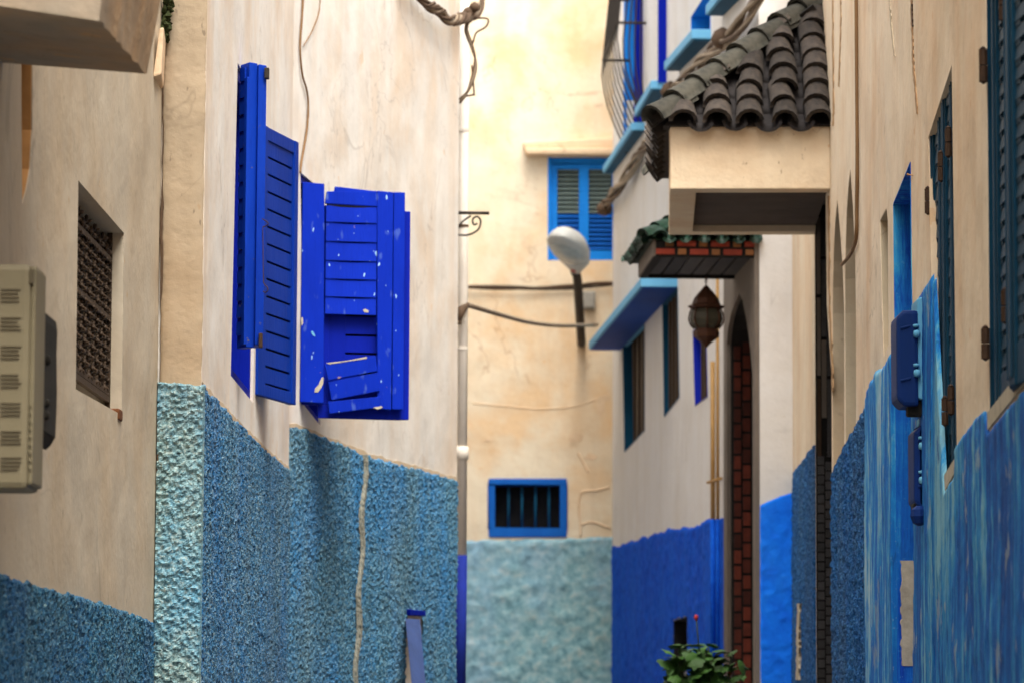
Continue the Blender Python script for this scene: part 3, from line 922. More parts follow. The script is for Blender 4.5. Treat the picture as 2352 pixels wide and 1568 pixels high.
# broken pair on the far window, standing out towards the alley and facing down it
dS = 16.40
ul = plan(692, dS, 700); ur = plan(935, dS + 0.10, 700)
O, ax, ay, az, w = frame_axes(Vector((ul.x, ul.y, 0)), Vector((ur.x, ur.y, 0)))
X = lambda px_: (at(px_, 700, dS + 0.04).x - ul.x)           # pixel -> local x on the leaf
Z = lambda py_: at(800, py_, dS + 0.04).z
b = Buf()
P = lambda x, y, z: O + ax * x + ay * y + az * z
b.hexa([P(0, 0, Z(924)), P(X(747), 0, Z(926)), P(X(747), .03, Z(926)), P(0, .03, Z(924)), P(0, 0, Z(422)), P(X(744), 0, Z(424)), P(X(744), .03, Z(424)), P(0, .03, Z(422))])
b.hexa([P(X(872), 0, Z(936)), P(X(904), 0, Z(938)), P(X(904), .03, Z(938)), P(X(872), .03, Z(936)), P(X(867), 0, Z(436)), P(X(905), 0, Z(438)), P(X(905), .03, Z(438)), P(X(867), .03, Z(436))])
big = b.build('shutter', 'ultra', HB, bevel=0.003); big["label"] = 'broken blue louvred shutter facing the alley with a slipped board'
b = Buf(); b.box(O, ax, ay, az, X(906), X(932), -0.004, .03, Z(937), Z(438)); b.build('stile', 'ultra', big, bevel=0.003)
b = Buf(); b.hexa([P(X(746), .004, Z(470)), P(X(868), .004, Z(472)), P(X(868), .026, Z(472)), P(X(746), .026, Z(470)), P(X(747), .004, Z(437)), P(X(764), .004, Z(437)), P(X(764), .026, Z(437)), P(X(747), .026, Z(437))]) if False else b.hexa([P(X(746), .004, Z(469)), P(X(868), .004, Z(472)), P(X(868), .026, Z(472)), P(X(746), .026, Z(469)), P(X(750), .004, Z(441)), P(X(866), .004, Z(436)), P(X(866), .026, Z(436)), P(X(750), .026, Z(441))])
b.hexa([P(X(766), .005, Z(445)), P(X(866), .005, Z(445)), P(X(866), .025, Z(445)), P(X(766), .025, Z(445)), P(X(769), .005, Z(429)), P(X(866), .005, Z(437)), P(X(866), .025, Z(437)), P(X(769), .025, Z(429))])
b.build('rail', 'ultra', big, bevel=0.003)
edges = [473, 511, 555, 599, 641, 682, 722]
for i in range(len(edges) - 1):
    y0, y1 = edges[i], edges[i + 1]
    xs = np.linspace(X(749), X(867), 13)
    vs_, fs = [], []
    for k, xx in enumerate(xs):
        t = k / 12
        sc = 0.006 * max(0.0, 1 - (abs(t - 0.5) / 0.38) ** 4)      # worn slot along the top edge
        zt_ = Z(y0) - 0.001 - sc; zb_ = Z(y1) + 0.001
        vs_ += [P(xx, .003, zb_), P(xx, .008, zt_), P(xx, .024, zt_), P(xx, .020, zb_)]
    for k in range(12):
        for e in range(4):
            fs.append((k * 4 + e, k * 4 + (e + 1) % 4, (k + 1) * 4 + (e + 1) % 4, (k + 1) * 4 + e))
    fs.append((0, 1, 2, 3)); fs.append((48, 49, 50, 51))
    mesh('slat', vs_, fs, 'ultra', big)
def loose(poly, y0, y1, name='loose_board'):
    b = Buf()
    n = len(poly)
    vs_ = [P(X(x), y0, Z(y)) for x, y in poly] + [P(X(x), y1, Z(y)) for x, y in poly]
    fs = [tuple(range(n)), tuple(range(n, 2 * n))] + [(i, (i + 1) % n, (i + 1) % n + n, i + n) for i in range(n)]
    return mesh(name, vs_, fs, 'ultra', big, bevel=0.002)
loose([(748, 838), (848, 818), (866, 815), (870, 850), (757, 874)], -0.014, 0.006)
loose([(757, 878), (871, 853), (877, 895), (765, 919)], -0.010, 0.008)
loose([(757, 923), (880, 908), (884, 932), (761, 950)], -0.008, 0.012)
def chip(pts, m, y=-0.0015):
    vs_ = [P(X(x), y, Z(v_)) for x, v_ in pts] + [P(X(x), y + 0.004, Z(v_)) for x, v_ in pts]
    n = len(pts)
    return mesh('paint_chip', vs_, [tuple(range(n)), tuple(range(n, 2 * n))] + [(i, (i + 1) % n, (i + 1) % n + n, i + n) for i in range(n)], m, big)
chip([(742, 868), (746, 866), (746, 880), (741, 892), (734, 901), (726, 902), (727, 893), (735, 884)], 'scar')
chip([(836, 711), (842, 708), (850, 712), (848, 717), (840, 716)], 'scar', 0.002)
chip([(716, 764), (720, 762), (725, 770), (726, 775), (720, 772)], 'palebl')
chip([(693, 733), (697, 731), (698, 745), (694, 752)], 'scar')
chip([(750, 835), (800, 828), (845, 818), (846, 822), (800, 830), (760, 837)], 'scar', -0.0155)
chip([(861, 934), (880, 930), (884, 933), (872, 938)], 'scar', -0.0095)
# leaf behind it
b = Buf()
ur2 = P(0, 0, 0)
b.box(O + ay * 0.045, ax, ay, az, X(690), X(760), 0, .03, Z(928), Z(470))
b.box(O + ay * 0.045, ax, ay, az, X(922), X(949), 0, .03, Z(958), Z(478))
b.box(O + ay * 0.045, ax, ay, az, X(737), X(922), 0, .03, Z(958), Z(928))
b.box(O + ay * 0.045, ax, ay, az, X(760), X(922), 0, .03, Z(500), Z(478))
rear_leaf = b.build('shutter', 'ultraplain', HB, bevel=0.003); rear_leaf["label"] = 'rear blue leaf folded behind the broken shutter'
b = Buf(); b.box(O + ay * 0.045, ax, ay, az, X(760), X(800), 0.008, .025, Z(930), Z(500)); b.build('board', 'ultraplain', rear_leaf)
ye = [500, 540, 582, 640, 682, 724, 769, 811, 856, 930]
for i in range(len(ye) - 1):
    b = Buf(); b.box(O + ay * 0.045, ax, ay, az, X(800), X(924), 0.006, .02, Z(ye[i + 1]) + 0.011, Z(ye[i])); b.build('slat', 'ultraplain', rear_leaf)
b = Buf(); b.box(O + ay * 0.085, ax, ay, az, X(756), X(905), 0.0, .01, Z(935), Z(446)); b.build('gap_dark_board', 'black', rear_leaf)  # black board added so gaps in both leaves read as shade

# ================================================================== ochre house closing the alley (end)
HE = thing('ochre_house', WE.pt(1, 0), 'ochre plastered house closing the alley with pale teal dado', 'house')
ZE = 11.0
he = quad_px(WE, [(1258, 362), (1420, 362), (1420, 598), (1258, 598)])
hs_ = quad_px(WE, [(1122, 1098), (1302, 1098), (1302, 1232), (1122, 1232)])
wall_part('wall', WE, [(-8, -0.3), (WE.len + 8, -0.3), (WE.len + 8, ZE), (-8, ZE)], [he, hs_], 'wallE', HE)
roof_slab(HE, [WE.pt(-8, 0), WE.pt(WE.len + 8, 0), WE.pt(WE.len + 8, 0, -6), WE.pt(-8, 0, -6)], ZE)
dado('dado', WE, quad_px(WE, [(1030, 1240), (1120, 1238), (1200, 1236), (1300, 1236), (1420, 1230)]), EYE - 0.3, 0.02, 0.02, 0.016, 0.10, 0.006, 'dadoE', HE, rag=0.015, seed=51, smooth=True)
b = Buf(); b.hexa([Vector((-0.8, 22.6, -.3)), Vector((-0.95, 34.98, -.3)), Vector((-1.3, 34.98, -.3)), Vector((-1.15, 22.6, -.3)), Vector((-0.8, 22.6, 8.2)), Vector((-0.95, 34.98, 8.2)), Vector((-1.3, 34.98, 8.2)), Vector((-1.15, 22.6, 8.2))])
b.build('unseen_shade_wall', 'wallB', HE)  # unseen wall added to shade the alley's far end; white for cooler bounce
# window hood
b = Buf(); b.add(*prism(WE, quad_px(WE, [(1204, 345), (1440, 345), (1440, 362), (1208, 360)]), -0.1, 0.16))
b.add(*prism(WE, quad_px(WE, [(1200, 330), (1440, 318), (1440, 345), (1204, 345)]), -0.1, 0.10))
b.build('window_hood', 'hood', HE, bevel=0.02)
# louvred window
fr = Buf()
def band(W, x0, y0, x1, y1, a, c):
    return prism(W, quad_px(W, [(x0, y0), (x1, y0), (x1, y1), (x0, y1)]), a, c)
for q in ((1258, 362, 1420, 376), (1258, 576, 1420, 598), (1258, 376, 1280, 576), (1330, 376, 1352, 576), (1406, 376, 1420, 576)):
    fr.add(*band(WE, *q, -0.09, -0.02))
fr.add(*band(WE, 1258, 362, 1266, 598, -0.06, 0.006))
win = fr.build('window_frame', 'azure', HE, bevel=0.006)
b = Buf(); b.add(*band(WE, 1250, 355, 1425, 605, -0.2, -0.17)); b.build('window_back', 'black', HE)
for (x0, x1) in ((1280, 1330), (1352, 1406)):
    y = 384
    b = Buf(); b.add(*band(WE, x0, 376, x1, 388, -0.085, -0.035)); b.build('rail', 'azure', win)
    while y < 574:
        u0, z1 = WE.uz(x0 - 2, y); u1, z0 = WE.uz(x1 + 2, y + 9.5)
        vs_ = [WE.pt(u0, z0, -0.03), WE.pt(u1, z0, -0.03), WE.pt(u1, z0, -0.042), WE.pt(u0, z0, -0.042), WE.pt(u0, z1, -0.07), WE.pt(u1, z1, -0.07), WE.pt(u1, z1, -0.082), WE.pt(u0, z1, -0.082)]
        Buf().hexa(vs_).build('slat', 'azdark' if y > 480 else 'louvgrey', win)
        y += 10.5
# small barred window
fr = Buf()
for q in ((1122, 1098, 1302, 1113), (1122, 1212, 1302, 1233), (1122, 1113, 1137, 1212), (1286, 1113, 1302, 1212)):
    fr.add(*band(WE, *q, -0.12, 0.012))
sw = fr.build('window_frame', 'azdark', HE, bevel=0.008)
sw["label"] = 'blue frame of the small barred window low on the wall'
b = Buf(); b.add(*band(WE, 1118, 1094, 1306, 1236, -0.24, -0.21)); b.build('window_back', 'black', HE)
for x in (1168, 1199, 1230, 1261):
    p0, p1 = WE.px(x, 1110, -0.07), WE.px(x, 1216, -0.07)
    tube('bar', [p0, p1], 0.012, 'tealj', sw, 8)
# flaked patches and a raised repair outline
def patch(W, cx, cy, rx, ry, m, parent, name, off=0.006, seed=0, n=22):
    rnd = random.Random(seed)
    pts = []
    for k in range(n):
        a = 2 * math.pi * k / n
        f = 0.7 + 0.5 * rnd.random()
        pts.append(W.uz(cx + rx * f * math.cos(a), cy + ry * f * math.sin(a)))
    vs_, fs = prism(W, pts, -0.01, off)
    return mesh(name, vs_, fs, m, parent)
for i, (x, y, rx, ry) in enumerate(((1322, 1003, 18, 12), (1380, 930, 9, 26), (1358, 1048, 14, 8), (1120, 1010, 6, 5), (1392, 912, 8, 8))):
    patch(WE, x, y, rx, ry, 'hood', HE, 'flaked_patch', 0.004, 60 + i)
for i, pts in enumerate(([(1328, 1040), (1340, 1062), (1352, 1085)], [(1400, 1118), (1370, 1126), (1340, 1128), (1330, 1148), (1332, 1190), (1334, 1232)], [(1334, 1205), (1360, 1198), (1402, 1212)], [(1085, 925), (1160, 932), (1240, 938), (1320, 932), (1400, 905)])):
    tube('crack_ridge', [WE.px(x, y, 0.0) for x, y in pts], 0.010 if i < 3 else 0.006, 'hood', HE, 6, 5)
# ragged string course with old cables
vs_, fs = [], []

# ================================================================== white house with blue dado on the right (R3)
HR3 = thing('white_blue_house', WR3.pt(0, 0), 'white house with ultramarine dado, blue slab awning and green tiled door canopy', 'house')
ZR3 = 10.0
wa = quad_px(WR3, [(1430, 770), (1481, 725), (1481, 988), (1435, 1038)])
wb_ = quad_px(WR3, [(1522, 700), (1557, 660), (1561, 912), (1526, 957)])
wc = quad_px(WR3, [(1592, 760), (1622, 730), (1626, 910), (1597, 931)])
wd = quad_px(WR3, [(1588, 40), (1632, -30), (1632, 78), (1588, 120)])
wbal = quad_px(WR3, [(1438, -60), (1476, -140), (1476, 282), (1440, 330)])
wv = quad_px(WR3, [(1550, 1425), (1580, 1415), (1580, 1540), (1550, 1550)])
L3 = WR3.len
dr_out = [(1679, 1640), (1679, 790), (1682, 756), (1689, 722), (1699, 694), (1708, 676), (1716, 690), (1726, 740), (1734, 800), (1739, 860), (1741, 1640)]
dh = quad_px(WR3, dr_out)
dh[0] = (dh[1][0], 0.5); dh[-1] = (dh[-2][0], 0.5)
wall_part('wall', WR3, [(0, -0.3), (L3, -0.3), (L3, ZR3), (0, ZR3)], [wa, wb_, wc, wd, wbal, wv, dh], 'wallR3', HR3, thick=0.4)
wall_part('wall', WRr, [(0.0, -0.3), (WRr.len + 0.3, -0.3), (WRr.len + 0.3, ZR3), (0.0, ZR3)], [], 'wallR3', HR3)
e3p = WR3.pt(L3, 0)
b = Buf(); b.hexa([e3p + Vector((0, -0.01, -.3)), e3p + Vector((6, 1.0, -.3)), e3p + Vector((6, 0.7, -.3)), e3p + WR3.n * -0.4 + Vector((0, -0.01, -.3)),
        e3p + Vector((0, -0.01, ZR3)), e3p + Vector((6, 1.0, ZR3)), e3p + Vector((6, 0.7, ZR3)), e3p + WR3.n * -0.4 + Vector((0, -0.01, ZR3))])
b.build('end_wall', 'wallR3', HR3)
roof_slab(HR3, [WR3.pt(0, 0), e3p, e3p + Vector((6, 0.8, 0)), WR3.pt(0, 0) + Vector((6, 0, 0))], ZR3)
# dado with gaps for vent and door
zq = WR3.uz(1565, 1418)[1]
t3 = quad_px(WR3, [(1404, 1258), (1450, 1243), (1500, 1224), (1560, 1211), (1632, 1195), (1674, 1181)])
uv0, uv1 = min(p[0] for p in wv), max(p[0] for p in wv)
ud = WR3.uz(1674, 1300)[0]
dado('dado', WR3, t3, EYE - 0.4, 0.03, 0.02, 0.008, 0.05, 0.006, 'dadoR3', HR3, rag=0.04, ragf=1.6, seed=71, smooth=True, u_range=(ud, L3), skip=(uv0, uv1, zq))
lining(WR3, wv, 'black', HR3, -0.26, 0.012, 'vent_lining')
dado('dado', WRr, quad_px(WRr, [(1745, 1158), (1780, 1143), (1826, 1126)]), EYE - 0.4, 0.01, 0.01, 0.006, 0.05, 0.006, 'dadoRet', HR3, rag=0.008, seed=75, smooth=True)
b = Buf(); b.add(*bar(WR3, uv0 - .1, uv1 + .1, 1.0, zq + .1, -0.26, -0.28)); b.build('vent_back', 'black', HR3)
# windows: blue far jamb lining + brown shutter panel
def jamb_window(h, mj, depth, name='window'):
    uu = [p[0] for p in h]
    b = Buf()
    n = len(h)
    cu = sum(uu) / n; cz = sum(p[1] for p in h) / n
    inn = [(cu + (u - cu) * 0.985, cz + (z - cz) * 0.985) for u, z in h]
    for i in range(n):
        j = (i + 1) % n
        b.add(*prism(WR3, [h[i], h[j], inn[j], inn[i]], -depth, 0.004))
    fr_ = b.build('window_reveal', mj, HR3)
    b = Buf()
    b.add(*bar(WR3, min(uu) - .03, max(uu) + .03, min(p[1] for p in h) - .03, max(p[1] for p in h) + .03, -depth - 0.03, -depth + 0.002))
    b.build('window_panel', 'brownsh', HR3)
    du = (max(uu) - min(uu)) / 5
    for k in range(1, 5):
        b = Buf(); b.add(*bar(WR3, min(uu) + k * du - 0.03, min(uu) + k * du + 0.03, min(p[1] for p in h), max(p[1] for p in h), -depth, -depth + 0.02))
        b.build('mullion', 'brownsh', fr_)
jamb_window(wa, 'tealj', 0.085)
jamb_window(wb_, 'tealj', 0.045)
jamb_window(wc, 'ultraplain', 0.06)
jamb_window(wd, 'azure', 0.14)
# slab awning
def slab(W, xn, yn, xf, yf, prot_n, prot_f, th, name, m_edge, m_under, parent):
    un, zn = W.uz(xn, yn); uf, zf = W.uz(xf, yf)
    b = Buf()
    b.hexa([W.pt(un, zn, -0.05), W.pt(un, zn, prot_n), W.pt(uf, zf, prot_f), W.pt(uf, zf, -0.05), W.pt(un, zn + th, -0.05), W.pt(un, zn + th, prot_n), W.pt(uf, zf + th, prot_f), W.pt(uf, zf + th, -0.05)])
    o = b.build(name, m_edge, parent, bevel=0.008)
    b = Buf()
    b.hexa([W.pt(un + .02, zn - .008, 0.0), W.pt(un + .02, zn - .008, prot_n - .02), W.pt(uf - .02, zf - .008, prot_f - .02), W.pt(uf - .02, zf - .008, 0.0), W.pt(un + .02, zn + .01, 0.0), W.pt(un + .02, zn + .01, prot_n - .02), W.pt(uf - .02, zf + .01, prot_f - .02), W.pt(uf - .02, zf + .01, 0.0)])
    b.build('underside', m_under, o)
    return o
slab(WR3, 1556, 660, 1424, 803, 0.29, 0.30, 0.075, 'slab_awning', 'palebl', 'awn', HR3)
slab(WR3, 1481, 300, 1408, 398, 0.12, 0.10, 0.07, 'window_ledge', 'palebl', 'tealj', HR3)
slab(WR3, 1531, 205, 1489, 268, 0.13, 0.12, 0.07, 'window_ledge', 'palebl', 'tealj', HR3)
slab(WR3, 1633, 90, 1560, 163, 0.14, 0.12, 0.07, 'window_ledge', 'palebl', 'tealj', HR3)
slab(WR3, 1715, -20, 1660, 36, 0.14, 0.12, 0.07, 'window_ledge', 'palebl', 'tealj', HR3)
# open shutters by the grille: two dark blue boards standing out from the wall, pale casing
for (x0, x1, y0, y1, m, nm) in ((1456, 1476, -60, 290, 'ultraplain', 'shutter'), (1511, 1531, -60, 190, 'ultraplain', 'shutter')):
    d = dR3(x1)
    b = Buf()
    p = [at(x0, y1, d - .02), at(x1, y1, d), at(x1, y1, d + .04), at(x0, y1, d + .02)]
    q = [Vector((v.x, v.y, at(x0, y0, d).z)) for v in p]
    b.hexa(p + q); b.build(nm, m, HR3)
b = Buf(); u_, z_ = WR3.uz(1437, 330)
b.add(*bar(WR3, u_ - 0.12, u_ + 0.02, z_, ZR3 - 0.6, -0.1, 0.02)); b.build('window_casing', 'azure', HR3)
b = Buf(); b.add(*bar(WR3, min(p[0] for p in wbal) - .1, max(p[0] for p in wbal) + .1, 5.5, ZR3 - .4, -0.3, -0.32)); b.build('window_back', 'tealj', HR3)
# pot-bellied window grille
grl = Buf()
ug0 = WR3.uz(1545, 150)[0]; ug1 = WR3.uz(1446, 200)[0]
zg0 = WR3.uz(1478, 292)[1]; zg1 = zg0 + 2.2
ug0 = WR3.uz(1484, 200)[0]
def belly(t):            # outward distance of a bar, t from bottom to top
    pts = [(0, 0.02), (0.10, 0.12), (0.22, 0.22), (0.34, 0.26), (0.46, 0.235), (0.7, 0.18), (1.0, 0.12)]
    return float(np.interp(t, [p[0] for p in pts], [p[1] for p in pts]))
for zr in (0.40, 0.66, 0.9):
    z = zg0 + zr * (zg1 - zg0)
    o = belly(zr)
    pts = [WR3.pt(ug0, z, 0.0), WR3.pt(ug0, z, o), WR3.pt(ug1, z, o), WR3.pt(ug1, z, 0.0)]
    v, f = tube_geo(pts, 0.013, 6); grl.add(v, f)
grille3 = grl.build('belly_grille', 'iron', HR3, True)
nb_ = 8
for k in range(nb_):
    u = ug0 + (ug1 - ug0) * k / (nb_ - 1)
    pts = [WR3.pt(u, zg0 + t * (zg1 - zg0), belly(t)) for t in np.linspace(0, 1, 16)]
    tube('bar', pts, 0.008, 'iron', grille3, 6)
for k in range(1, 5):
    o = k * 0.05
    pts = [WR3.pt(ug0, zg0 + 0.02 + t * 0.84 * (zg1 - zg0), max(0.015, belly(t) * (k / 5.0))) for t in np.linspace(0, 1, 14)]
    tube('bar', pts, 0.008, 'iron', grille3, 6)
# ------------------------------------------------------------------ doorway portal with brick lined jamb
pout = quad_px(WR3, [(1672, 1640), (1672, 636), (1745, 560), (1745, 1640)])
pout[0] = (pout[0][0], 0.5); pout[3] = (0.004, 0.5); pout[2] = (0.004, pout[2][1])
portal = None
loops = [pout, dh]
flat = [p for l in loops for p in l]
# keep portal just outside the opening: same opening, 3 cm proud
tr = tessellate_polygon([[Vector((p[0], p[1], 0)) for p in l] for l in [[(u, z - (0.001 if i in (0, 3) else 0)) for i, (u, z) in enumerate(pout)], [(u, z + (0.002 if i in (0, len(dh) - 1) else 0)) for i, (u, z) in enumerate(dh)]]])
n = len(flat)
vs_ = [WR3.pt(u, z, 0.03) for u, z in flat] + [WR3.pt(u, z, 0.002) for u, z in flat]
fs = [tuple(t) for t in tr]
k = 0
for l in loops:
    for i in range(len(l)):
        a_, c_ = k + i, k + (i + 1) % len(l)
        fs.append((a_, c_, c_ + n, a_ + n))
    k += len(l)
portal = mesh('portal', vs_, fs, 'portal', HR3)
uj = dh[0][0]
b = Buf(); b.add(*bar(WR3, uj - 0.012, uj - 0.002, 0.5, dh[1][1], -0.40, 0.0)); b.build('jamb_lining', 'mortar', portal)
lining(WR3, dh, 'mortar', portal, -0.40, 0.001, 'arch_lining', 0.010)
b = Buf(); b.add(*bar(WR3, dh[-1][0] - 0.1, uj + 0.1, 0.5, dh[5][1] + .2, -0.40, -0.43)); b.build('door_leaf', 'brownsh', portal)
brm = {}
def jamb_pieces(W, uj, z0, z1, cols, hgt, gap, mats, parent, name, sgn=-1, th=0.012, seed=0):
    rnd = random.Random(seed)
    for ci, (oa, ob) in enumerate(cols):
        z = z0 + (hgt * 0.5 if ci % 2 else 0)
        while z < z1:
            b = Buf()
            t = th * rnd.uniform(0.7, 1.3)
            b.add(*prism(W, [(uj, z), (uj, z + hgt), (uj + sgn * t, z + hgt), (uj + sgn * t, z)], oa, ob))
            b.build(name, rnd.choice(mats), parent, bevel=0.0)
            z += hgt + gap
jamb_pieces(WR3, uj - 0.012, EYE - 0.1, dh[1][1] - 0.0, [(-0.018, -0.064), (-0.078, -0.128)], 0.088, 0.018, ['brickdk'], portal, 'brick', seed=3)

# ------------------------------------------------------------------ tiled canopies
def barrel(name, L, r0, r1, th, m, arc=math.pi, flip=False, segs=7):
    """half-barrel tile, axis +y (up the slope), arch towards +z"""
    vs_, fs = [], []
    ny = 3
    for j in range(ny + 1):
        t = j / ny
        r = r0 + (r1 - r0) * t
        for rr in (r, r - th):
            for k in range(segs + 1):
                a = (math.pi - arc) / 2 + arc * k / segs
                z = rr * math.sin(a) * (-1 if flip else 1)
                vs_.append((rr * math.cos(a), t * L, z))
    w = 2 * (segs + 1)
    for j in range(ny):
        for s_ in (0, segs + 1):
            for k in range(segs):
                a = j * w + s_ + k
                fs.append((a, a + 1, a + 1 + w, a + w))
        for k in (0, segs):
            fs.append((j * w + k, j * w + segs + 1 + k, (j + 1) * w + segs + 1 + k, (j + 1) * w + k))
    for j in (0, ny):
        for k in range(segs):
            a = j * w + k
            fs.append((a, a + 1, a + segs + 2, a + segs + 1))
    return raw_mesh(name, vs_, fs, m, True)

def canopy(W, u0, L, Pr, zb, zt, rise, house, mbody, msoff, mtile, mpan, pitch, expo, r, eave=0.05, fascia_bricks=False, label=None, beam=0.10, zb_far=None, mhip='tilehip'):
    """u0 = near end on the wall; runs L along it (away), Pr out from it"""
    zb_far = zb if zb_far is None else zb_far
    b = Buf()
    P = lambda a, o, z: W.pt(u0 + a, z, o)
    zf = lambda a: zb + (zb_far - zb) * a / L
    def bx(a0, a1, o0_, o1_, z0a, z1_, dz0=0):
        b.hexa([P(a0, o0_, zf(a0) + dz0), P(a1, o0_, zf(a1) + dz0), P(a1, o1_, zf(a1) + dz0), P(a0, o1_, zf(a0) + dz0), P(a0, o0_, z1_), P(a1, o0_, z1_), P(a1, o1_, z1_), P(a0, o1_, z1_)])
    bx(0, beam, 0.0, Pr, 0, zt)
    bx(L - beam, L, 0.0, Pr, 0, zt)
    bx(beam, L - beam, Pr - beam, Pr, 0, zt)
    body = b.build('canopy', mbody, house, bevel=0.006)
    if label: body["label"] = label
    b = Buf()
    bx(beam - .01, L - beam + .01, 0, Pr - beam + .01, 0, zt - 0.02, 0.035)
    sof = b.build('soffit', msoff, body)
    # roof planes (closed wedge below the tiles)
    A = [P(-eave, Pr + eave, zt), P(L + eave, Pr + eave, zt), P(L + eave, 0, zt), P(-eave, 0, zt)]
    inn = min(Pr, L / 2 - 0.02)
    T0, T1 = P(inn, 0, zt + rise), P(L - inn, 0, zt + rise)
    vs_ = A + [T0, T1]
    mesh('roof_deck', vs_, [(0, 1, 2, 3), (0, 4, 3), (0, 1, 5, 4), (1, 2, 5), (2, 3, 4, 5)], mpan, body)
    Lt = expo * 1.55
    cov = barrel('roof_tile', Lt, r, r * 0.80, 0.019, mtile)
    pan = barrel('pan_tile', Lt, r * 0.95, r * 0.85, 0.014, mpan, arc=math.pi * 0.8, flip=True)
    hipm = barrel('hip_tile', Lt * 1.25, r * 1.12, r * 0.95, 0.016, mhip)
    rnd = random.Random(5)
    def slope(origin, across, inward, run_of, ncol, half, eave_len, first):
        # origin: eave start point; across: unit; inward: horizontal unit up-slope; run_of(s): horizontal run available at distance s
        pitch_ang = math.atan2(rise, inn + eave)
        up = (inward * math.cos(pitch_ang) + Vector((0, 0, 1)) * math.sin(pitch_ang)).normalized()
        nrm = across.cross(up).normalized()
        if nrm.z < 0: nrm = -nrm
        for c in range(ncol):
            for kind in (0, 1):
                s = first + pitch * (c + 0.5 * kind)
                run = run_of(s)
                if run < expo * 0.4 or s > eave_len: continue
                ln = run / math.cos(pitch_ang)
                k = 0
                while k * expo < ln - expo * 0.3:
                    lift = (r * 0.38 + 0.006) if kind == 0 else r * 0.70
                    p = origin + across * (s + rnd.uniform(-.006, .006)) + up * (k * expo - 0.035) + nrm * (lift + 0.010)
                    x_ = across if across.cross(up).dot(nrm) > 0 else -across
                    R = Matrix((x_, up, nrm)).transposed().to_4x4()
                    tl = Matrix.Rotation(rnd.uniform(-.05, .05) - 0.11, 4, 'X') @ Matrix.Rotation(rnd.uniform(-.09, .09), 4, 'Z') @ Matrix.Rotation(rnd.uniform(-.12, .12), 4, 'Y') @ Matrix.Scale(rnd.uniform(0.93, 1.06), 4)
                    inst('roof_tile' if kind == 0 else 'pan_tile', cov if kind == 0 else pan, Matrix.Translation(p) @ R @ tl, body)
                    k += 1
    # near slope: eave runs from the outer corner to the wall
    out = W.n
    slope(P(-eave, Pr + eave, zt), -out, W.d, lambda s: min(inn + eave, s), 14, 0, Pr + eave - r * 0.3, r * 1.35)
    # alley slope
    slope(P(-eave, Pr + eave, zt), W.d, -out, lambda s: min(inn + eave, s, L + 2 * eave - s), 24, 0, L + 2 * eave, r * 1.2)
    # hips
    for (c0, c1) in ((A[0], T0), (A[1], T1)):
        v = c1 - c0
        ln = v.length
        up = v.normalized()
        xx = up.cross(Vector((0, 0, 1))).normalized()
        nrm = xx.cross(up).normalized()
        k = 0
        e = expo * 1.25
        while k * e < ln - 0.02:
            p = c0 + up * (k * e - 0.05) + nrm * (r * 0.75)
            R = Matrix((xx, up, nrm)).transposed().to_4x4()
            inst('hip_tile', hipm, Matrix.Translation(p) @ R @ Matrix.Rotation(-0.10 + rnd.uniform(-.03, .03), 4, 'X') @ Matrix.Rotation(rnd.uniform(-.04, .04), 4, 'Z'), body)
            k += 1
    return body, sof

# green glazed canopy over the door of R3
un, zn = WR3.uz(1745, 585)
zbf = at(1600, 590, dR3(1745)).z
cz0 = zbf
cz1 = at(1600, 553, dR3(1745)).z
CG, sofG = canopy(WR3, 0.02, 1.15, 0.66, cz0, cz1, 0.42, HR3, 'mortar', 'plank', 'tilegr', 'tilegr', 0.11, 0.10, 0.048, eave=0.04, label='green glazed door canopy with red brick fascia', beam=0.05, mhip='tilegr')
rnd = random.Random(2)
hz_ = (cz1 - cz0)
for row in range(2):
    o = 0.655 - (0.06 if row else 0.0)
    k = 0
    z0 = cz0 + 0.012 + row * hz_ * 0.5
    while o > 0.03:
        ln = 0.118 if (k + row) % 2 == 0 else 0.052
        b = Buf(); b.add(*prism(WR3, [(0.02, z0), (0.02, z0 + hz_ * 0.36), (0.005, z0 + hz_ * 0.36), (0.005, z0)], o, max(0.01, o - ln)))
        b.build('brick', 'brick' if (k + row) % 2 == 0 else 'brickor', CG, bevel=0.004)
        o -= ln + 0.022; k += 1
for k in range(6):
    b = Buf(); b.add(*prism(WR3, [(0.06, cz0 + 0.02), (1.1, cz0 + 0.02), (1.1, cz0 + 0.038), (0.06, cz0 + 0.038)], 0.03 + k * 0.1, 0.03 + k * 0.1 + 0.085))
    b.build('plank', 'plank', CG)
b = Buf(); b.add(*prism(WR3, [(0.02, cz0 + .004), (1.15, cz0 + .004), (1.15, cz1), (0.02, cz1)], 0.655, 0.672)); b.build('side_fascia', 'portal', CG)

# ================================================================== long cream house on the right (R)
HR = thing('long_cream_house', WR.pt(0, 0), 'long cream house on the right with slate blue shutters and streaked blue dado', 'house')
ZR = 6.3
w1 = quad_px(WR, [(2264, -60), (2268, 400), (2272, 948), (2470, 745), (2470, -280)])
w1 = [w1[0], w1[1], w1[2], (w1[2][0] - 1.25, w1[2][1] + 0.02), (w1[2][0] - 1.25, w1[0][1])]
w2 = quad_px(WR, [(2132, 317), (2186, 150), (2198, 1052), (2151, 1128)])
w3 = quad_px(WR, [(2053, 469), (2092, 373), (2099, 800), (2112, 1545), (2076, 1640), (2066, 1280)])
w3 = quad_px(WR, [(2053, 469), (2092, 373), (2097, 800), (2108, 1545), (2063, 1640), (2058, 900)])
w4 = quad_px(WR, [(2021, 506), (2036, 478), (2039, 505), (2041, 790), (2030, 820), (2026, 700)])
ar1 = quad_px(WR, [(1913, 1090), (1912, 900), (1912, 790), (1912.2, 720), (1912.8, 660), (1914, 600), (1915.6, 555), (1918, 510), (1923, 458), (1929, 520), (1936, 620), (1939, 720), (1939, 1060)])
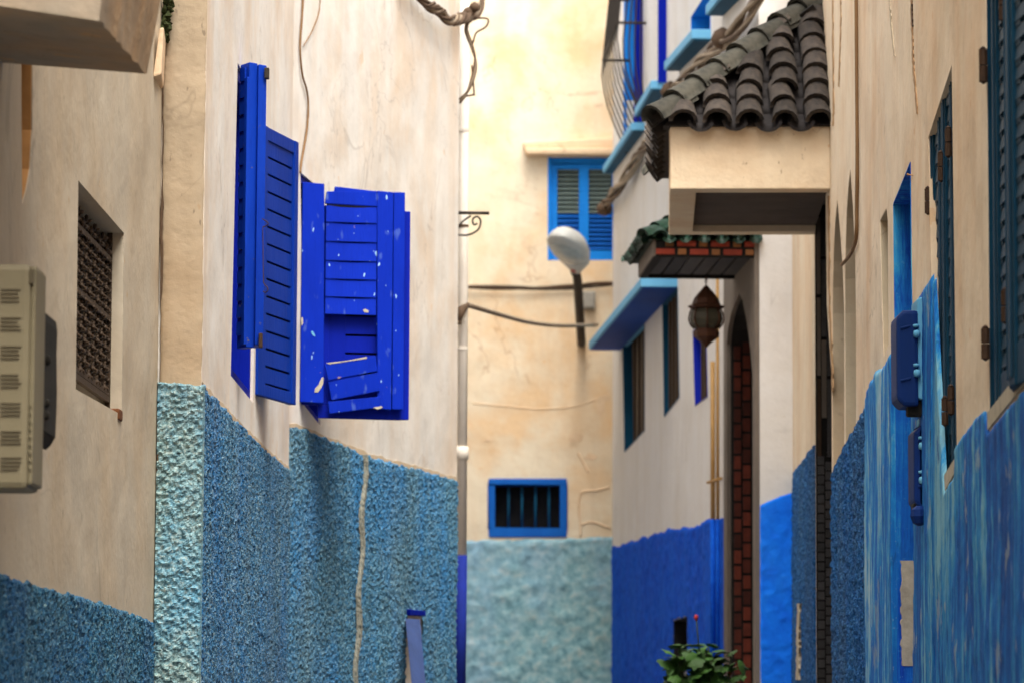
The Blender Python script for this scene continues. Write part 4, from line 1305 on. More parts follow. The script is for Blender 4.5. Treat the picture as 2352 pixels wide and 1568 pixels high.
ar2 = quad_px(WR, [(1942, 1030), (1941, 840), (1940.6, 720), (1941, 640), (1942, 570), (1944, 500), (1948, 430), (1953, 388), (1959, 470), (1964, 590), (1966, 700), (1966, 985)])
dk = quad_px(WR, [(1872, 1640), (1871, 470), (1896, 440), (1899, 700), (1910, 860), (1911, 1640)])
dk[0] = (dk[1][0], 0.5); dk[-1] = (dk[-1][0], 0.5)
uR0, uR1 = -11.0, WR.len + 0.15
wall_part('wall', WR, [(uR0, -0.3), (uR1, -0.3), (uR1, ZR), (uR0, ZR)], [w1, w2, w3, w4, ar1, ar2, dk], 'wallR', HR)
roof_slab(HR, [WR.pt(uR0, 0), WR.pt(uR1, 0), WR.pt(uR1, 0, -5), WR.pt(uR0, 0, -5)], ZR)
lining(WR, w3, 'jambblue', HR, -0.26, 0.003)
back(WR, w3, 'ultraplain', HR, -0.27, 'door_leaf')
lining(WR, w4, 'jambbuff', HR, -0.25, -0.002, 'window_reveal')
back(WR, w4, 'black', HR, -0.27, 'window_back')
for h in (ar1, ar2):
    back(WR, h, 'brownsh', HR, -0.16, 'niche_panel')
    lining(WR, h, 'jambbuff', HR, -0.155, -0.002, 'niche_reveal')
# bare plaster scar low on the blue door jamb
uj3 = w3[4][0]
ysc = [1281, 1400, 1526]
vs_ = []
pa = WR.uz(2070, 1281)[1]; pb = WR.uz(2076, 1526)[1]
n = 30
zz = np.linspace(pb, pa, n)
jag = 0.016 * (fbm(zz * 40, zz * 0, 3, 3) - .5) * 2
uf = lambda z: float(np.interp(z, [w3[4][1], w3[5][1]], [w3[4][0], w3[5][0]]))
fs = []
for i, z in enumerate(zz):
    z = float(z)
    vs_ += [WR.pt(uf(z) - 0.007, z, -0.012 + jag[i]), WR.pt(uf(z) - 0.007, z, -0.2), WR.pt(uf(z) - 0.002, z, -0.2), WR.pt(uf(z) - 0.002, z, -0.012)]
for i in range(n - 1):
    for e in range(4):
        fs.append((i * 4 + e, i * 4 + (e + 1) % 4, i * 4 + 4 + (e + 1) % 4, i * 4 + 4 + e))
fs += [(0, 1, 2, 3), tuple((n - 1) * 4 + e for e in range(4))]
mesh('plaster_scar', vs_, fs, 'scar', HR)
# dark doorway under the canopy: tile lined jamb
ujd = dk[0][0]
lin_ = lining(WR, dk, 'mortar', HR, -0.27, -0.001, 'door_reveal')
back(WR, dk, 'black', HR, -0.27, 'door_leaf')
jamb_pieces(WR, ujd - 0.004, EYE - 0.1, WR.uz(1872, 1060)[1], [(-0.010, -0.045), (-0.052, -0.088)], 0.044, 0.008, ['tileblk'], lin_, 'tile', seed=8)
jamb_pieces(WR, ujd - 0.004, WR.uz(1872, 1050)[1], WR.uz(1872, 480)[1], [(-0.010, -0.030), (-0.034, -0.060), (-0.064, -0.088)], 0.42, 0.02, ['portal', 'brownsh', 'tileblk'], lin_, 'board', seed=9)
# dados
ts = quad_px(WR, [(1812, 1100), (1830, 1074), (1850, 1050), (1870, 1022)])
dado('dado', WR, ts, EYE - 0.3, 0.03, 0.010, 0.014, 0.03, 0.004, 'dadoR', HR, rag=0.016, seed=81, u_range=(ujd + 0.005, WR.len + 0.1))
ts = quad_px(WR, [(1914, 1084), (1930, 1046), (1946, 1018), (1970, 978), (1996, 930)])
dado('dado', WR, ts, EYE - 0.3, 0.02, 0.008, 0.014, 0.026, 0.004, 'dadoR', HR, rag=0.02, seed=83)
ts = quad_px(WR, [(1993, 920), (2003, 882), (2025, 848), (2044, 826), (2062, 806)])
uw3f = w3[5][0] + 0.006
dado('dado', WR, ts, EYE - 0.3, 0.014, 0.012, 0.003, 0.05, 0.018, 'streak2', HR, rag=0.02, seed=85, smooth=True, u_range=(uw3f, ts[0][0]))
pts = [(2099, 705), (2113, 680), (2128, 655), (2144, 628), (2149, 630)]
ts = quad_px(WR, pts)
uL = WR.uz(2151, 1100)[0]
low = quad_px(WR, [(2152, 1172), (2175, 1128), (2198, 1084), (2200, 1020), (2230, 975), (2258, 942), (2266, 940), (2273, 988), (2310, 945), (2352, 895)])
far_e = (low[-1][0] - 3.0, low[-1][1] + 0.0)
allt = ts + low + [far_e]
uw3n = max(w3[2][0], w3[3][0]) - 0.10
ztop_join = ts + low + [far_e]
dado('dado', WR, ztop_join, EYE - 0.3, 0.008, 0.014, 0.003, 0.05, 0.010, 'streak', HR, rag=0.006, seed=87, smooth=True, u_range=(-0.6, WR.uz(2101, 900)[0]))
dado('dado', WR, [(-9.0, far_e[1] + 0.05), (-0.6, far_e[1])], EYE - 0.3, 0.05, 0.03, 0.003, 0.05, 0.010, 'streak', HR, rag=0.006, seed=89, smooth=True)
# plaster sills (bare strips under the shutters)
b = Buf(); b.add(*prism(WR, quad_px(WR, [(2150, 1128), (2198, 1050), (2198, 1082), (2152, 1170)]), -0.2, 0.006)); b.build('window_sill', 'scar', HR)
q = quad_px(WR, [(2272, 948), (2350, 858), (2350, 893), (2273, 986)])
q[1] = (q[0][0] - 1.3, q[0][1] + 0.05); q[2] = (q[3][0] - 1.3, q[3][1] + 0.05)
b = Buf(); b.add(*prism(WR, q, -0.2, 0.006)); b.build('window_sill', 'scar', HR)

def flake_line(W, pts, w0, m, name, off, seed):
    rr = random.Random(seed)
    c_ = catmull([Vector((x, y, 0)) for x, y in pts], 7)
    L_, Rr = [], []
    for p_ in c_:
        a_ = w0 * rr.uniform(0.35, 1.0); b_ = w0 * rr.uniform(0.35, 1.0)
        L_.append(W.uz(p_.x - a_, p_.y)); Rr.append(W.uz(p_.x + b_, p_.y))
    vs_ = []
    for a_, b_ in zip(L_, Rr):
        vs_ += [W.pt(a_[0], a_[1], -0.002), W.pt(a_[0], a_[1], off), W.pt(b_[0], b_[1], off), W.pt(b_[0], b_[1], -0.002)]
    fs = []
    for i in range(len(L_) - 1):
        for e in range(3):
            fs.append((i * 4 + e, i * 4 + e + 1, i * 4 + e + 5, i * 4 + e + 4))
    return mesh(name, vs_, fs, m, HR)
flake_line(WR, [(2094, -30), (2095, 40), (2097, 90), (2099, 150), (2103, 200), (2108, 262)], 2.6, 'flake', 'plaster_flake', 0.003, 1)
flake_line(WR, [(2096, 10), (2097, 45), (2098, 62)], 1.2, 'cabledk', 'plaster_flake', 0.0045, 2)
flake_line(WR, [(1913, 0), (1914, 120), (1915, 230), (1914, 290)], 2.2, 'flake', 'plaster_flake', 0.003, 3)
flake_line(WR, [(1931, -20), (1932, 40), (1930, 120), (1927, 200)], 1.6, 'flake', 'plaster_flake', 0.003, 4)
flake_line(WR, [(1904, 450), (1905, 560), (1906, 700), (1911, 820), (1913, 900)], 2.6, 'flake', 'plaster_flake', 0.003, 5)
flake_line(WR, [(1843, 1385), (1841, 1450), (1841, 1500), (1840, 1560)], 4.0, 'jambbuff', 'plaster_flake', 0.024, 6)
flake_line(WR, [(2042, -20), (2046, 30), (2050, 80), (2056, 130)], 2.0, 'jambbuff', 'plaster_flake', 0.003, 7)

# ------------------------------------------------------------------ slate shutters on the right
def shutter_leaf(W, u0, u1, o0, o1, z0, z1, parent, label, nsl, stile=0.05, hinges=()):
    """leaf from (u0,o0) to (u1,o1) on plan, u0 = far end"""
    A = W.pt(u0, 0, o0); B = W.pt(u1, 0, o1)
    ax = (B - A); w = ax.length; ax.normalize()
    ay = Vector((ax.y, -ax.x, 0))
    if ay.dot(W.n) > 0: ay = -ay        # away from the alley
    b = Buf(); Zv = Vector((0, 0, 1))
    b.box(A, ax, ay, Zv, 0, stile, 0, 0.03, z0, z1)
    b.box(A, ax, ay, Zv, w - stile, w, 0, 0.03, z0, z1)
    b.box(A, ax, ay, Zv, stile, w - stile, 0.004, 0.026, z0, z0 + 0.10)
    b.box(A, ax, ay, Zv, stile, w - stile, 0.004, 0.026, z1 - 0.08, z1)
    sh = b.build('shutter', 'slate2', parent, bevel=0.004); sh["label"] = label
    # beads beside the stiles
    b = Buf()
    b.box(A, ax, ay, Zv, stile * 0.35, stile * 0.65, -0.006, 0.0, z0 + .02, z1 - .02)
    b.box(A, ax, ay, Zv, w - stile * 0.65, w - stile * 0.35, -0.006, 0.0, z0 + .02, z1 - .02)
    b.build('bead', 'slate', sh, bevel=0.002)
    s = (z1 - z0 - 0.18) / nsl
    for k in range(nsl):
        zb_ = z0 + 0.10 + k * s
        P = lambda x, y, z: A + ax * x + ay * y + Zv * z
        x0, x1 = stile, w - stile
        xa, xb = x0 + (x1 - x0) * 0.18, x1 - (x1 - x0) * 0.18
        # board with a slanting slot left open at its lower edge
        b = Buf()
        g_ = 0.012
        b.hexa([P(x0, 0.006, zb_ + g_), P(x1, 0.006, zb_ + g_), P(x1, 0.018, zb_ + g_), P(x0, 0.018, zb_ + g_), P(x0, 0.010, zb_ + s), P(x1, 0.010, zb_ + s), P(x1, 0.022, zb_ + s), P(x0, 0.022, zb_ + s)])
        b.hexa([P(x0, 0.008, zb_), P(xa, 0.008, zb_), P(xa, 0.02, zb_), P(x0, 0.02, zb_), P(x0, 0.008, zb_ + g_), P(xa, 0.008, zb_ + g_), P(xa, 0.02, zb_ + g_), P(x0, 0.02, zb_ + g_)])
        b.hexa([P(xb, 0.008, zb_), P(x1, 0.008, zb_), P(x1, 0.02, zb_), P(xb, 0.02, zb_), P(xb, 0.008, zb_ + g_), P(x1, 0.008, zb_ + g_), P(x1, 0.02, zb_ + g_), P(xb, 0.02, zb_ + g_)])
        b.build('slat', 'slate', sh)
    return sh, A, ax, ay, w

def hinge(W, x, y0, y1, off, parent, r=0.011):
    p0 = W.px(x, y0, off); p1 = W.px(x, y1, off)
    p1 = Vector((p0.x, p0.y, p1.z))
    b = Buf()
    n = 2
    for k in range(n):
        za = p1.z + (p0.z - p1.z) * k / n; zb_ = p1.z + (p0.z - p1.z) * (k + 1) / n - 0.003
        v, f = tube_geo([Vector((p0.x, p0.y, za)), Vector((p0.x, p0.y, zb_))], r, 8); b.add(v, f)
    for e in (0, 1):
        v, f = lathe_geo([(0.002, -0.006), (r * 0.8, 0), (0.002, 0.006)], (p0.x, p0.y, (p1.z, p0.z)[e]), 8); b.add(v, f)
    return b.build('hinge', 'rustdk', parent)

# window 2
ua_, ub_ = w2[0][0], w2[1][0]
z0w = (w2[2][1] + w2[3][1]) / 2 + 0.0; z1w = (w2[0][1] + w2[1][1]) / 2
back(WR, w2, 'black', HR, -0.2, 'window_back')
span = ub_ - ua_
zb2 = min(w2[2][1], w2[3][1]) - 0.02; zt2 = max(w2[0][1], w2[1][1]) + 0.02
lv = []
parts = [(0.0, 0.27), (0.27, 0.52), (0.52, 0.76), (0.76, 1.0)]
names = ['far', 'second', 'third', 'near']
for i, (a, c) in enumerate(parts):
    oa, ob = (-0.020, -0.020 + (0.020 if i % 2 == 0 else -0.0))
    oa, ob = ((-0.009, -0.018) if i % 2 == 0 else (-0.018, -0.009))
    sh, *_ = shutter_leaf(WR, ua_ + span * a, ua_ + span * c, oa, ob, zb2, zt2, HR, 'slate blue shutter leaf of the tall narrow window', 18, stile=0.04)
    lv.append(sh)
hinge(WR, 2131, 432, 491, 0.004, lv[0])
hinge(WR, 2161, 350, 416, 0.000, lv[1])
hinge(WR, 2178, 294, 360, 0.000, lv[3])
hinge(WR, 2144, 985, 1042, 0.004, lv[0]); hinge(WR, 2170, 912, 975, 0.0, lv[1]); hinge(WR, 2184, 886, 950, 0.0, lv[3])
# window 1 (nearest)
back(WR, w1, 'black', HR, -0.2, 'window_back')
uF = max(p[0] for p in w1[:3])
z0a = w1[2][1] - 0.005; z1a = w1[0][1] + 0.05
segs_ = [(0.02, 0.36, -0.015, -0.025), (0.36, 0.80, -0.028, 0.030), (0.80, 1.24, 0.030, -0.02)]
l1 = []
for i, (a, c, oa, ob) in enumerate(segs_):
    sh, *_ = shutter_leaf(WR, uF - a, uF - c, oa, ob, z0a, z1a, HR, 'slate blue louvred shutter leaf at the right edge', 22, stile=0.07)
    l1.append(sh)
hinge(WR, 2258, 112, 190, 0.012, l1[0], 0.012); hinge(WR, 2263, 752, 824, 0.012, l1[0], 0.012)
hinge(WR, 2304, -20, 48, 0.0, l1[1], 0.012); hinge(WR, 2309, 665, 740, 0.0, l1[1], 0.012)
b = Buf(); b.add(*bar(WR, uF - 0.02, uF + 0.004, z0a, z1a, -0.08, -0.002)); b.build('window_frame', 'slate2', HR)

# ------------------------------------------------------------------ big tiled canopy on the right
uc0, _ = WR.uz(1907, 434)
uc1, _ = WR.uz(1871, 532)
pc = WR.px(1907, 434)
dc = pc.y
zcb = pc.z
lp = at(1540, 434, dc)
Pr = (WR.pt(uc0, 0) - Vector((lp.x, lp.y, 0))).length
zct = at(1720, 290, dc).z
far_l = at(1525, 546, dc + (uc1 - uc0))
CN, sofN = canopy(WR, uc0, uc1 - uc0, Pr, zcb, zct, 0.76, HR, 'canopy', 'soffitbr', 'tile', 'tiledk', 0.168, 0.145, 0.072, eave=0.035, label='cream canopy box with sooty clay tiled hipped roof', beam=0.13, zb_far=(far_l.z + WR.px(1871, 532).z) / 2)

# ================================================================== things on the walls
# beige meter cupboard, left
o0_ = at(68, 800, 7.8)
def wallbox(x0, x1, y0, y1, d, dep, name, m, parent, bevel=0.008):
    p = [at(x0, y1, d), at(x1, y1, d)]
    zt_ = at(x1, y0, d).z
    zb_ = p[0].z
    b = Buf()
    b.hexa([Vector((p[0].x, d, zb_)), Vector((p[1].x, d, zb_)), Vector((p[1].x, d + dep, zb_)), Vector((p[0].x, d + dep, zb_)), Vector((p[0].x, d, zt_)), Vector((p[1].x, d, zt_)), Vector((p[1].x, d + dep, zt_)), Vector((p[0].x, d + dep, zt_))])
    return b.build(name, m, parent, bevel=bevel), p, zb_, zt_
MB = thing('meter_cupboard', WA.pt(-0.6, 1.6), 'beige plastic meter cupboard with vent grooves at left edge', 'meter box')
body, p, zb_, zt_ = wallbox(-150, 62, 606, 1120, 7.8, 0.20, 'case', 'meter', MB, 0.014)
lid, p2, zb2_, zt2_ = wallbox(62, 74, 612, 1112, 7.815, 0.17, 'lid', 'meter', MB, 0.006)
wallbox(70, 82, 612, 790, 7.84, 0.12, 'lid_panel', 'meter', MB, 0.004)
wallbox(66, 80, 640, 770, 7.812, 0.03, 'latch', 'meterblk', MB, 0.003) if False else None
for g_ in (665, 730, 795, 860, 925, 990, 1050):
    for q in range(4):
        y = g_ + q * 9
        pa_, pb_ = at(2, y, 7.797), at(46 + random.uniform(-6, 3), y + random.uniform(-1, 1), 7.797)
        b = Buf(); b.box(pa_, Vector((1, 0, 0)), Vector((0, 1, 0)), Vector((0, 0, 1)), 0, (pb_ - pa_).length, 0, 0.006, -0.0012, 0.0012)
        b.build('vent_groove', 'metergr', body)
for q in range(9):
    y = 930 + q * 18
    pa_ = at(64, y, 7.812)
    b = Buf(); b.box(pa_, Vector((1, 0, -0.5)).normalized(), Vector((0, 1, 0)), Vector((0, 0, 1)), 0, 0.009, 0, 0.006, -0.001, 0.001); b.build('vent_groove', 'metergr', lid)
wallbox(66, 76, 618, 652, 7.80, 0.02, 'recess', 'metergr', lid, 0.002)
MM = thing('black_meter', WA.pt(-0.3, 1.6), 'dark meter with round knobs behind beige cupboard on left wall', 'meter')
b = Buf()
prof = [(70, 760), (84, 705), (98, 712), (101, 735), (99, 790), (100, 880), (98, 940), (96, 985), (84, 1005), (72, 1016)]
dM = 8.1
front = [at(x, y, dM) for x, y in prof]; 
b.add(front + [v_ + Vector((0, 0.25, 0)) for v_ in front], [tuple(range(10)), tuple(range(10, 20))] + [(i, (i + 1) % 10, (i + 1) % 10 + 10, i + 10) for i in range(10)])
bd = b.build('case', 'meterblk', MM, bevel=0.006)
b = Buf(); p = at(-60, 870, dM + .1); b.box(p, Vector((1, 0, 0)), Vector((0, 1, 0)), Vector((0, 0, 1)), 0, at(75, 870, dM).x - p.x, 0, 0.1, -0.12, 0.12); b.build('back_plate', 'meterblk', MM)
for (x, y, r_) in ((102, 826, 0.013), (100, 925, 0.011), (99, 953, 0.012)):
    c = at(x - 6, y, dM + 0.05)
    v, f = tube_geo([c, c + Vector((0.006, 0, 0)), c + Vector((0.016, 0, 0)), c + Vector((0.021, 0, 0))], [r_, r_ * 1.1, r_, r_ * 0.5], 12)
    mesh('knob', v, f, 'meterblk', MM, True)
# blue painted meters, right
def blue_meter(label, xw, d, y0, y1, xj, xl, seed, small=False):
    T = thing('electricity_meter', at(xw, y1, d), label, 'meter', 'meters painted over with the blue wall')
    # base: from wall to the joint, lid: from joint outwards
    zt_, zb_ = at(xw, y0, d).z, at(xw, y1, d).z
    X0, X1, X2 = at(xw + 6, y0, d).x, at(xj, y0, d).x, at(xl, y0, d).x
    b = Buf()
    h_ = zt_ - zb_
    def rounded(xa, xb, za, zb2, ya, yb, cut):
        poly = [(xa, za), (xb + cut, za), (xb, za + cut), (xb, zb2 - cut), (xb + cut, zb2), (xa, zb2)]
        n = len(poly)
        vs_ = [Vector((x, ya, z)) for x, z in poly] + [Vector((x, yb, z)) for x, z in poly]
        return vs_, [tuple(range(n)), tuple(range(n, 2 * n))] + [(i, (i + 1) % n, (i + 1) % n + n, i + n) for i in range(n)]
    base = Buf().add(*rounded(X0, X1, zb_ + h_ * 0.06, zt_, d, d + 0.16, 0.008)).build('base', 'mboxpale', T, bevel=0.006)
    lidp = Buf().add(*rounded(X1 + 0.004, X2, zb_, zt_ - h_ * 0.12, d - 0.006, d + 0.17, 0.022)).build('lid', 'mboxdk', T, bevel=0.012)
    for fz in (0.30, 0.66):
        z = zb_ + h_ * fz
        v, f = lathe_geo([(0.001, -0.013), (0.010, -0.010), (0.012, 0), (0.010, 0.010), (0.001, 0.013)], (X1 - 0.002, d - 0.008, z), 10)
        mesh('bolt', v, f, 'mboxpale', T, True)
        v, f = lathe_geo([(0.001, -0.006), (0.010, -0.004), (0.010, 0.004), (0.001, 0.006)], (X1 - 0.004, d - 0.006, z + 0.026), 10)
        mesh('bolt', v, f, 'mboxpale', T, True)
    for fz in (0.22, 0.70):
        z = zb_ + h_ * fz
        b = Buf(); b.box(Vector((X2 + 0.012, d - 0.010, z)), Vector((1, 0, 0.25)).normalized(), Vector((0, 1, 0)), Vector((0, 0, 1)), 0, 0.035, 0, 0.01, 0, 0.008)
        b.build('rib', 'mboxdk', lidp, bevel=0.003)
    b = Buf(); b.box(Vector((X1 + 0.0, d + 0.02, zb_ - 0.03)), Vector((1, 0, 0)), Vector((0, 1, 0)), Vector((0, 0, 1)), -0.03, 0.035, 0, 0.06, 0, 0.05); b.build('cable_entry', 'meterblk', T, bevel=0.008)
    return T
blue_meter('larger upper electricity meter painted pale and navy blue beside narrow shutters', 2134, 11.15, 683, 932, 2106, 2058, 1)
blue_meter('smaller lower electricity meter painted navy and pale blue below the larger one', 2132, 11.2, 950, 1168, 2118, 2098, 2)
KN = at(2112, 1185, 11.15)
v, f = lathe_geo([(0.006, -0.030), (0.022, -0.022), (0.030, 0.0), (0.026, 0.022), (0.010, 0.034)], KN, 8)
tag(mesh('cable_gland', v, f, 'mboxdk', None), 'navy faceted cable gland hanging below the lower blue meter', 'cable gland')
# nail
c = WR.px(2085, 401, 0.012); c2 = WR.px(2106, 404, 0.0)
b = Buf(); v, f = tube_geo([WR.px(2107, 405, -0.01), c], 0.0022, 6); b.add(v, f)
v, f = lathe_geo([(0.001, -0.004), (0.0045, 0), (0.001, 0.004)], c, 8); b.add(v, f)
tag(b.build('nail', 'orange'), 'bent rusty nail in cream wall above blue door recess', 'nail')

# lantern under the green canopy
dL = dR3(1745) + 0.45
LC = at(1622, 637, dL)
LT = thing('lantern', at(1622, 800, dL), 'brown pierced metal lantern hanging under the green tiled canopy', 'lantern')
pxm = dL / F
prof = lambda pts: [(r_ * pxm, (637 - y) * pxm) for r_, y in pts]
v, f = lathe_geo(prof([(2, 655), (8, 662), (20, 676), (29, 688), (33, 700), (30, 703)]), LC, 8); mesh('cap', v, f, 'copper', LT)
v, f = lathe_geo(prof([(30, 700), (43, 704), (40, 709), (32, 712)]), LC, 8); mesh('rim', v, f, 'copper', LT)
v, f = lathe_geo(prof([(31, 711), (36, 722), (38, 735), (34, 748), (26, 757)]), LC, 8); mesh('body', v, f, 'lampglass', LT)
v, f = lathe_geo(prof([(25, 756), (31, 766), (29, 776), (18, 784), (8, 793), (2, 800)]), LC, 8); mesh('base', v, f, 'copper', LT)
for k in range(8):
    a = 2 * math.pi * k / 8
    pts = [LC + Vector((r_ * pxm * 1.04 * math.cos(a), r_ * pxm * 1.04 * math.sin(a), (637 - y) * pxm)) for r_, y in ((32, 710), (37, 722), (39, 735), (35, 748), (27, 757))]
    tube('rib', pts, 0.006, 'copper', LT, 5)
for k in range(3):
    c = LC + Vector((0, 0, (637 - 640 - k * 6) * pxm))
    pts = [c + Vector((0.008 * math.cos(a) * (1 if k % 2 else 0.2), 0.008 * math.cos(a) * (0.2 if k % 2 else 1), 0.013 * math.sin(a))) for a in np.linspace(0, 2 * math.pi, 9)[:-1]]
    v, f = tube_geo(pts, 0.003, 5, True); mesh('chain_link', v, f, 'copper', LT, True)

# street lamp on the end wall
SL = thing('street_lamp', at(1335, 785, 34.9), 'grey street lamp head on a brown arm in front of ochre wall', 'street lamp')
pa_ = at(1336, 785, 34.9); 
tube('arm', [pa_ + Vector((0, .1, 0)), at(1335, 778, 34.7), at(1330, 700, 34.0), at(1326, 640, 33.5), at(1320, 622, 33.35)], 0.045, 'pole', SL, 10, 5)
h0, h1_ = at(1318, 622, 33.35), at(1298, 560, 32.6)
def head(ratio0, ratio1, name, m):
    pass
ux = Vector((1, 0, -0.30)).normalized()
ax_ = (at(1296, 545, 32.4) - at(1322, 626, 33.35)); La = ax_.length; ax_.normalize()
nz_ = ux.cross(ax_).normalized()
if nz_.z < 0: nz_ = -nz_
Oh = at(1322, 626, 33.35)
st = [(0.0, 0.035, 0.04), (0.12, 0.08, 0.06), (0.26, 0.13, 0.08), (0.42, 0.185, 0.11), (0.60, 0.205, 0.12), (0.78, 0.20, 0.115), (0.92, 0.15, 0.09), (1.0, 0.07, 0.05), (1.02, 0.005, 0.004)]
vs_, fs = [], []
sg = 16
for t, wd_, hg in st:
    for k in range(sg):
        a = 2 * math.pi * k / sg
        zz = math.sin(a) * hg * 1.45
        if zz < 0: zz *= 0.3
        vs_.append(Oh + ax_ * (t * La) + ux * (wd_ * math.cos(a)) + nz_ * zz)
for i in range(len(st) - 1):
    for k in range(sg):
        fs.append((i * sg + k, i * sg + (k + 1) % sg, (i + 1) * sg + (k + 1) % sg, (i + 1) * sg + k))
fs.append(tuple(range(sg)))
mesh('head', vs_, fs, 'lampgrey', SL, True)
vs_, fs = [], []
for (rt, dz_) in ((1.0, -0.03), (0.8, -0.065), (0.4, -0.085), (0.01, -0.09)):
    for k in range(20):
        a = 2 * math.pi * k / 20
        vs_.append(Oh + ax_ * (La * (0.64 + 0.27 * rt * math.sin(a))) + ux * (0.165 * rt * math.cos(a)) + nz_ * dz_)
for i in range(3):
    for k in range(20):
        fs.append((i * 20 + k, i * 20 + (k + 1) % 20, (i + 1) * 20 + (k + 1) % 20, (i + 1) * 20 + k))
mesh('lens', vs_, fs, 'lamplens', SL, True)
b = Buf(); b.box(Oh + ax_ * 0.10, ux, ax_, nz_, -0.02, 0.02, 0, 0.05, -0.035, -0.016); b.build('tag', 'flower', SL)

# junction box on the end wall
JB = thing('junction_box', WE.px(1352, 715), 'small grey junction box on ochre wall behind lamp arm', 'junction box')
b = Buf(); b.add(*band(WE, 1338, 672, 1367, 712, 0.0, 0.10)); b.build('case', 'box', JB, bevel=0.01)
b = Buf(); b.add(*band(WE, 1342, 676, 1363, 708, 0.10, 0.112)); b.build('cover', 'box', JB, bevel=0.005)

# drainpipe at the corner of the white house
dP = 20.55
DP = thing('drainpipe', at(1066, 1640, dP), 'cream drainpipe with blue foot at corner of white house', 'pipe')
def vpipe(x, y0, y1, r_, nm, m, par=DP, d=dP, xb=None):
    a_ = at(x, y0, d); c_ = at(xb if xb else x, y1, d)
    return tube(nm, [a_, c_], r_, m, par, 14)
vpipe(1068, -120, 1282, 0.030, 'pipe', 'pipe', xb=1060)
vpipe(1060, 1275, 1640, 0.034, 'pipe', 'pipebl', xb=1056)
for y in (1040,):
    a_ = at(1061, y, dP)
    v, f = lathe_geo([(0.030, -0.04), (0.040, -0.036), (0.040, 0.036), (0.030, 0.04)], a_, 14); mesh('collar', v, f, 'pipe' if y < 1200 else 'pipebl', DP, True)
for y in (300, 520, 735, 800):
    a_ = at(1066 - y * 0.006, y, dP)
    v, f = lathe_geo([(0.031, -0.008), (0.035, -0.008), (0.035, 0.008), (0.031, 0.008)], a_, 12); mesh('pipe_clip', v, f, 'cabledk' if y in (520,) else 'pipe', DP)
# iron bracket
BR = thing('iron_bracket', at(1050, 540, 20.3), 'dark iron scroll bracket sticking out of white house corner', 'bracket')
dk_ = 20.3
tube('arm', [at(1040, 489, dk_), at(1124, 490, dk_)], 0.010, 'iron', BR, 6)
tube('stay', [at(1046, 533, dk_), at(1062, 510, dk_), at(1082, 496, dk_)], 0.006, 'iron', BR, 6, 4)
tube('scroll', [at(1046, 540, dk_), at(1075, 540, dk_), at(1098, 528, dk_), at(1104, 508, dk_), at(1096, 498, dk_), at(1086, 504, dk_), at(1088, 516, dk_), at(1097, 514, dk_)], 0.006, 'iron', BR, 6, 6)

# cables
def bundle(name, pts, n, spread, r_, mats, label, seed, freq=3.0, smooth_n=8):
    T = thing(name, pts[0], label, 'cables')
    rnd = random.Random(seed)
    base = catmull(pts, smooth_n)
    for k in range(n):
        ph = rnd.uniform(0, 6.28); fr_ = freq * rnd.uniform(0.6, 1.5); sp = spread * rnd.uniform(0.4, 1.1)
        out_ = []
        L_ = 0
        for i, p in enumerate(base):
            if i: L_ += (base[i] - base[i - 1]).length
            a = ph + L_ * fr_
            out_.append(p + Vector((math.cos(a) * sp * 0.6, math.cos(a + 1) * sp * 0.3, math.sin(a) * sp)))
        tube('cable', out_, r_ * rnd.uniform(0.7, 1.3), mats[k % len(mats)], T, 7)
    return T
pts = [WR3.px(1388, 476, 0.08), WR3.px(1420, 432, 0.08), WR3.px(1470, 355, 0.06), WR3.px(1510, 292, 0.08), WR3.px(1545, 215, 0.08), WR3.px(1600, 160, 0.07), WR3.px(1660, 95, 0.08), WR3.px(1715, 35, 0.08), WR3.px(1790, -60, 0.08)]
cb1 = bundle('cable_bundle', pts, 9, 0.055, 0.014, ['cable', 'cable', 'cabledk'], 'thick bundle of buff cables along the white house with blue ledges', 4, 1.6)
for i, (x, y) in enumerate(((1388, 480), (1540, 190 + 20), (1660, 90))):
    c = WR3.px(x, y, 0.09)
    v, f = lathe_geo([(0.02, -0.07), (0.07, -0.04), (0.085, 0.0), (0.06, 0.05), (0.01, 0.08)], c, 9); mesh('cable_knot', v, f, 'cabledk', cb1, True)
pts = [WB2.px(930, -60, 0.06), WB2.px(975, 2, 0.05), WB2.px(1010, 30, 0.06), WB2.px(1040, 45, 0.07), at(1080, 38, 20.3), at(1100, 20, 20.6), at(1110, -30, 21)]
cb2 = bundle('cable_bundle', pts, 9, 0.034, 0.009, ['cabledk', 'cabledk', 'cable'], 'knotted brown cable bundle at top of white house corner', 9, 9.0)
for (x, y) in ((1060, 42), (1090, 18), (1045, 40), (1075, 30)):
    v, f = lathe_geo([(0.008, -0.03), (0.03, -0.015), (0.034, 0.005), (0.022, 0.025), (0.004, 0.035)], at(x, y, 20.25), 8); mesh('cable_knot', v, f, 'cabledk', cb2, True)
pts = [at(1092, 25, 20.3), at(1072, 62, 20.3), at(1082, 100, 20.3), at(1090, 140, 20.3), at(1084, 185, 20.3), at(1072, 218, 20.3), at(1056, 236, 20.3)]
cb3 = bundle('dangling_cables', pts, 3, 0.016, 0.008, ['cabledk', 'cable', 'cabledk'], 'dangling brown cables below the knot at white house corner', 11, 8)
tube('cable', [at(1088, 42, 20.3), at(1120, 44, 20.3), at(1116, 62, 20.3), at(1094, 76, 20.3), at(1086, 100, 20.3)], 0.006, 'cabledk', cb3, 6, 5)
tube('cable', [at(1084, 150, 20.3), at(1089, 215, 20.3), at(1088, 218, 20.3), at(1066, 222, 20.3)], 0.006, 'cabledk', cb3, 6, 4)
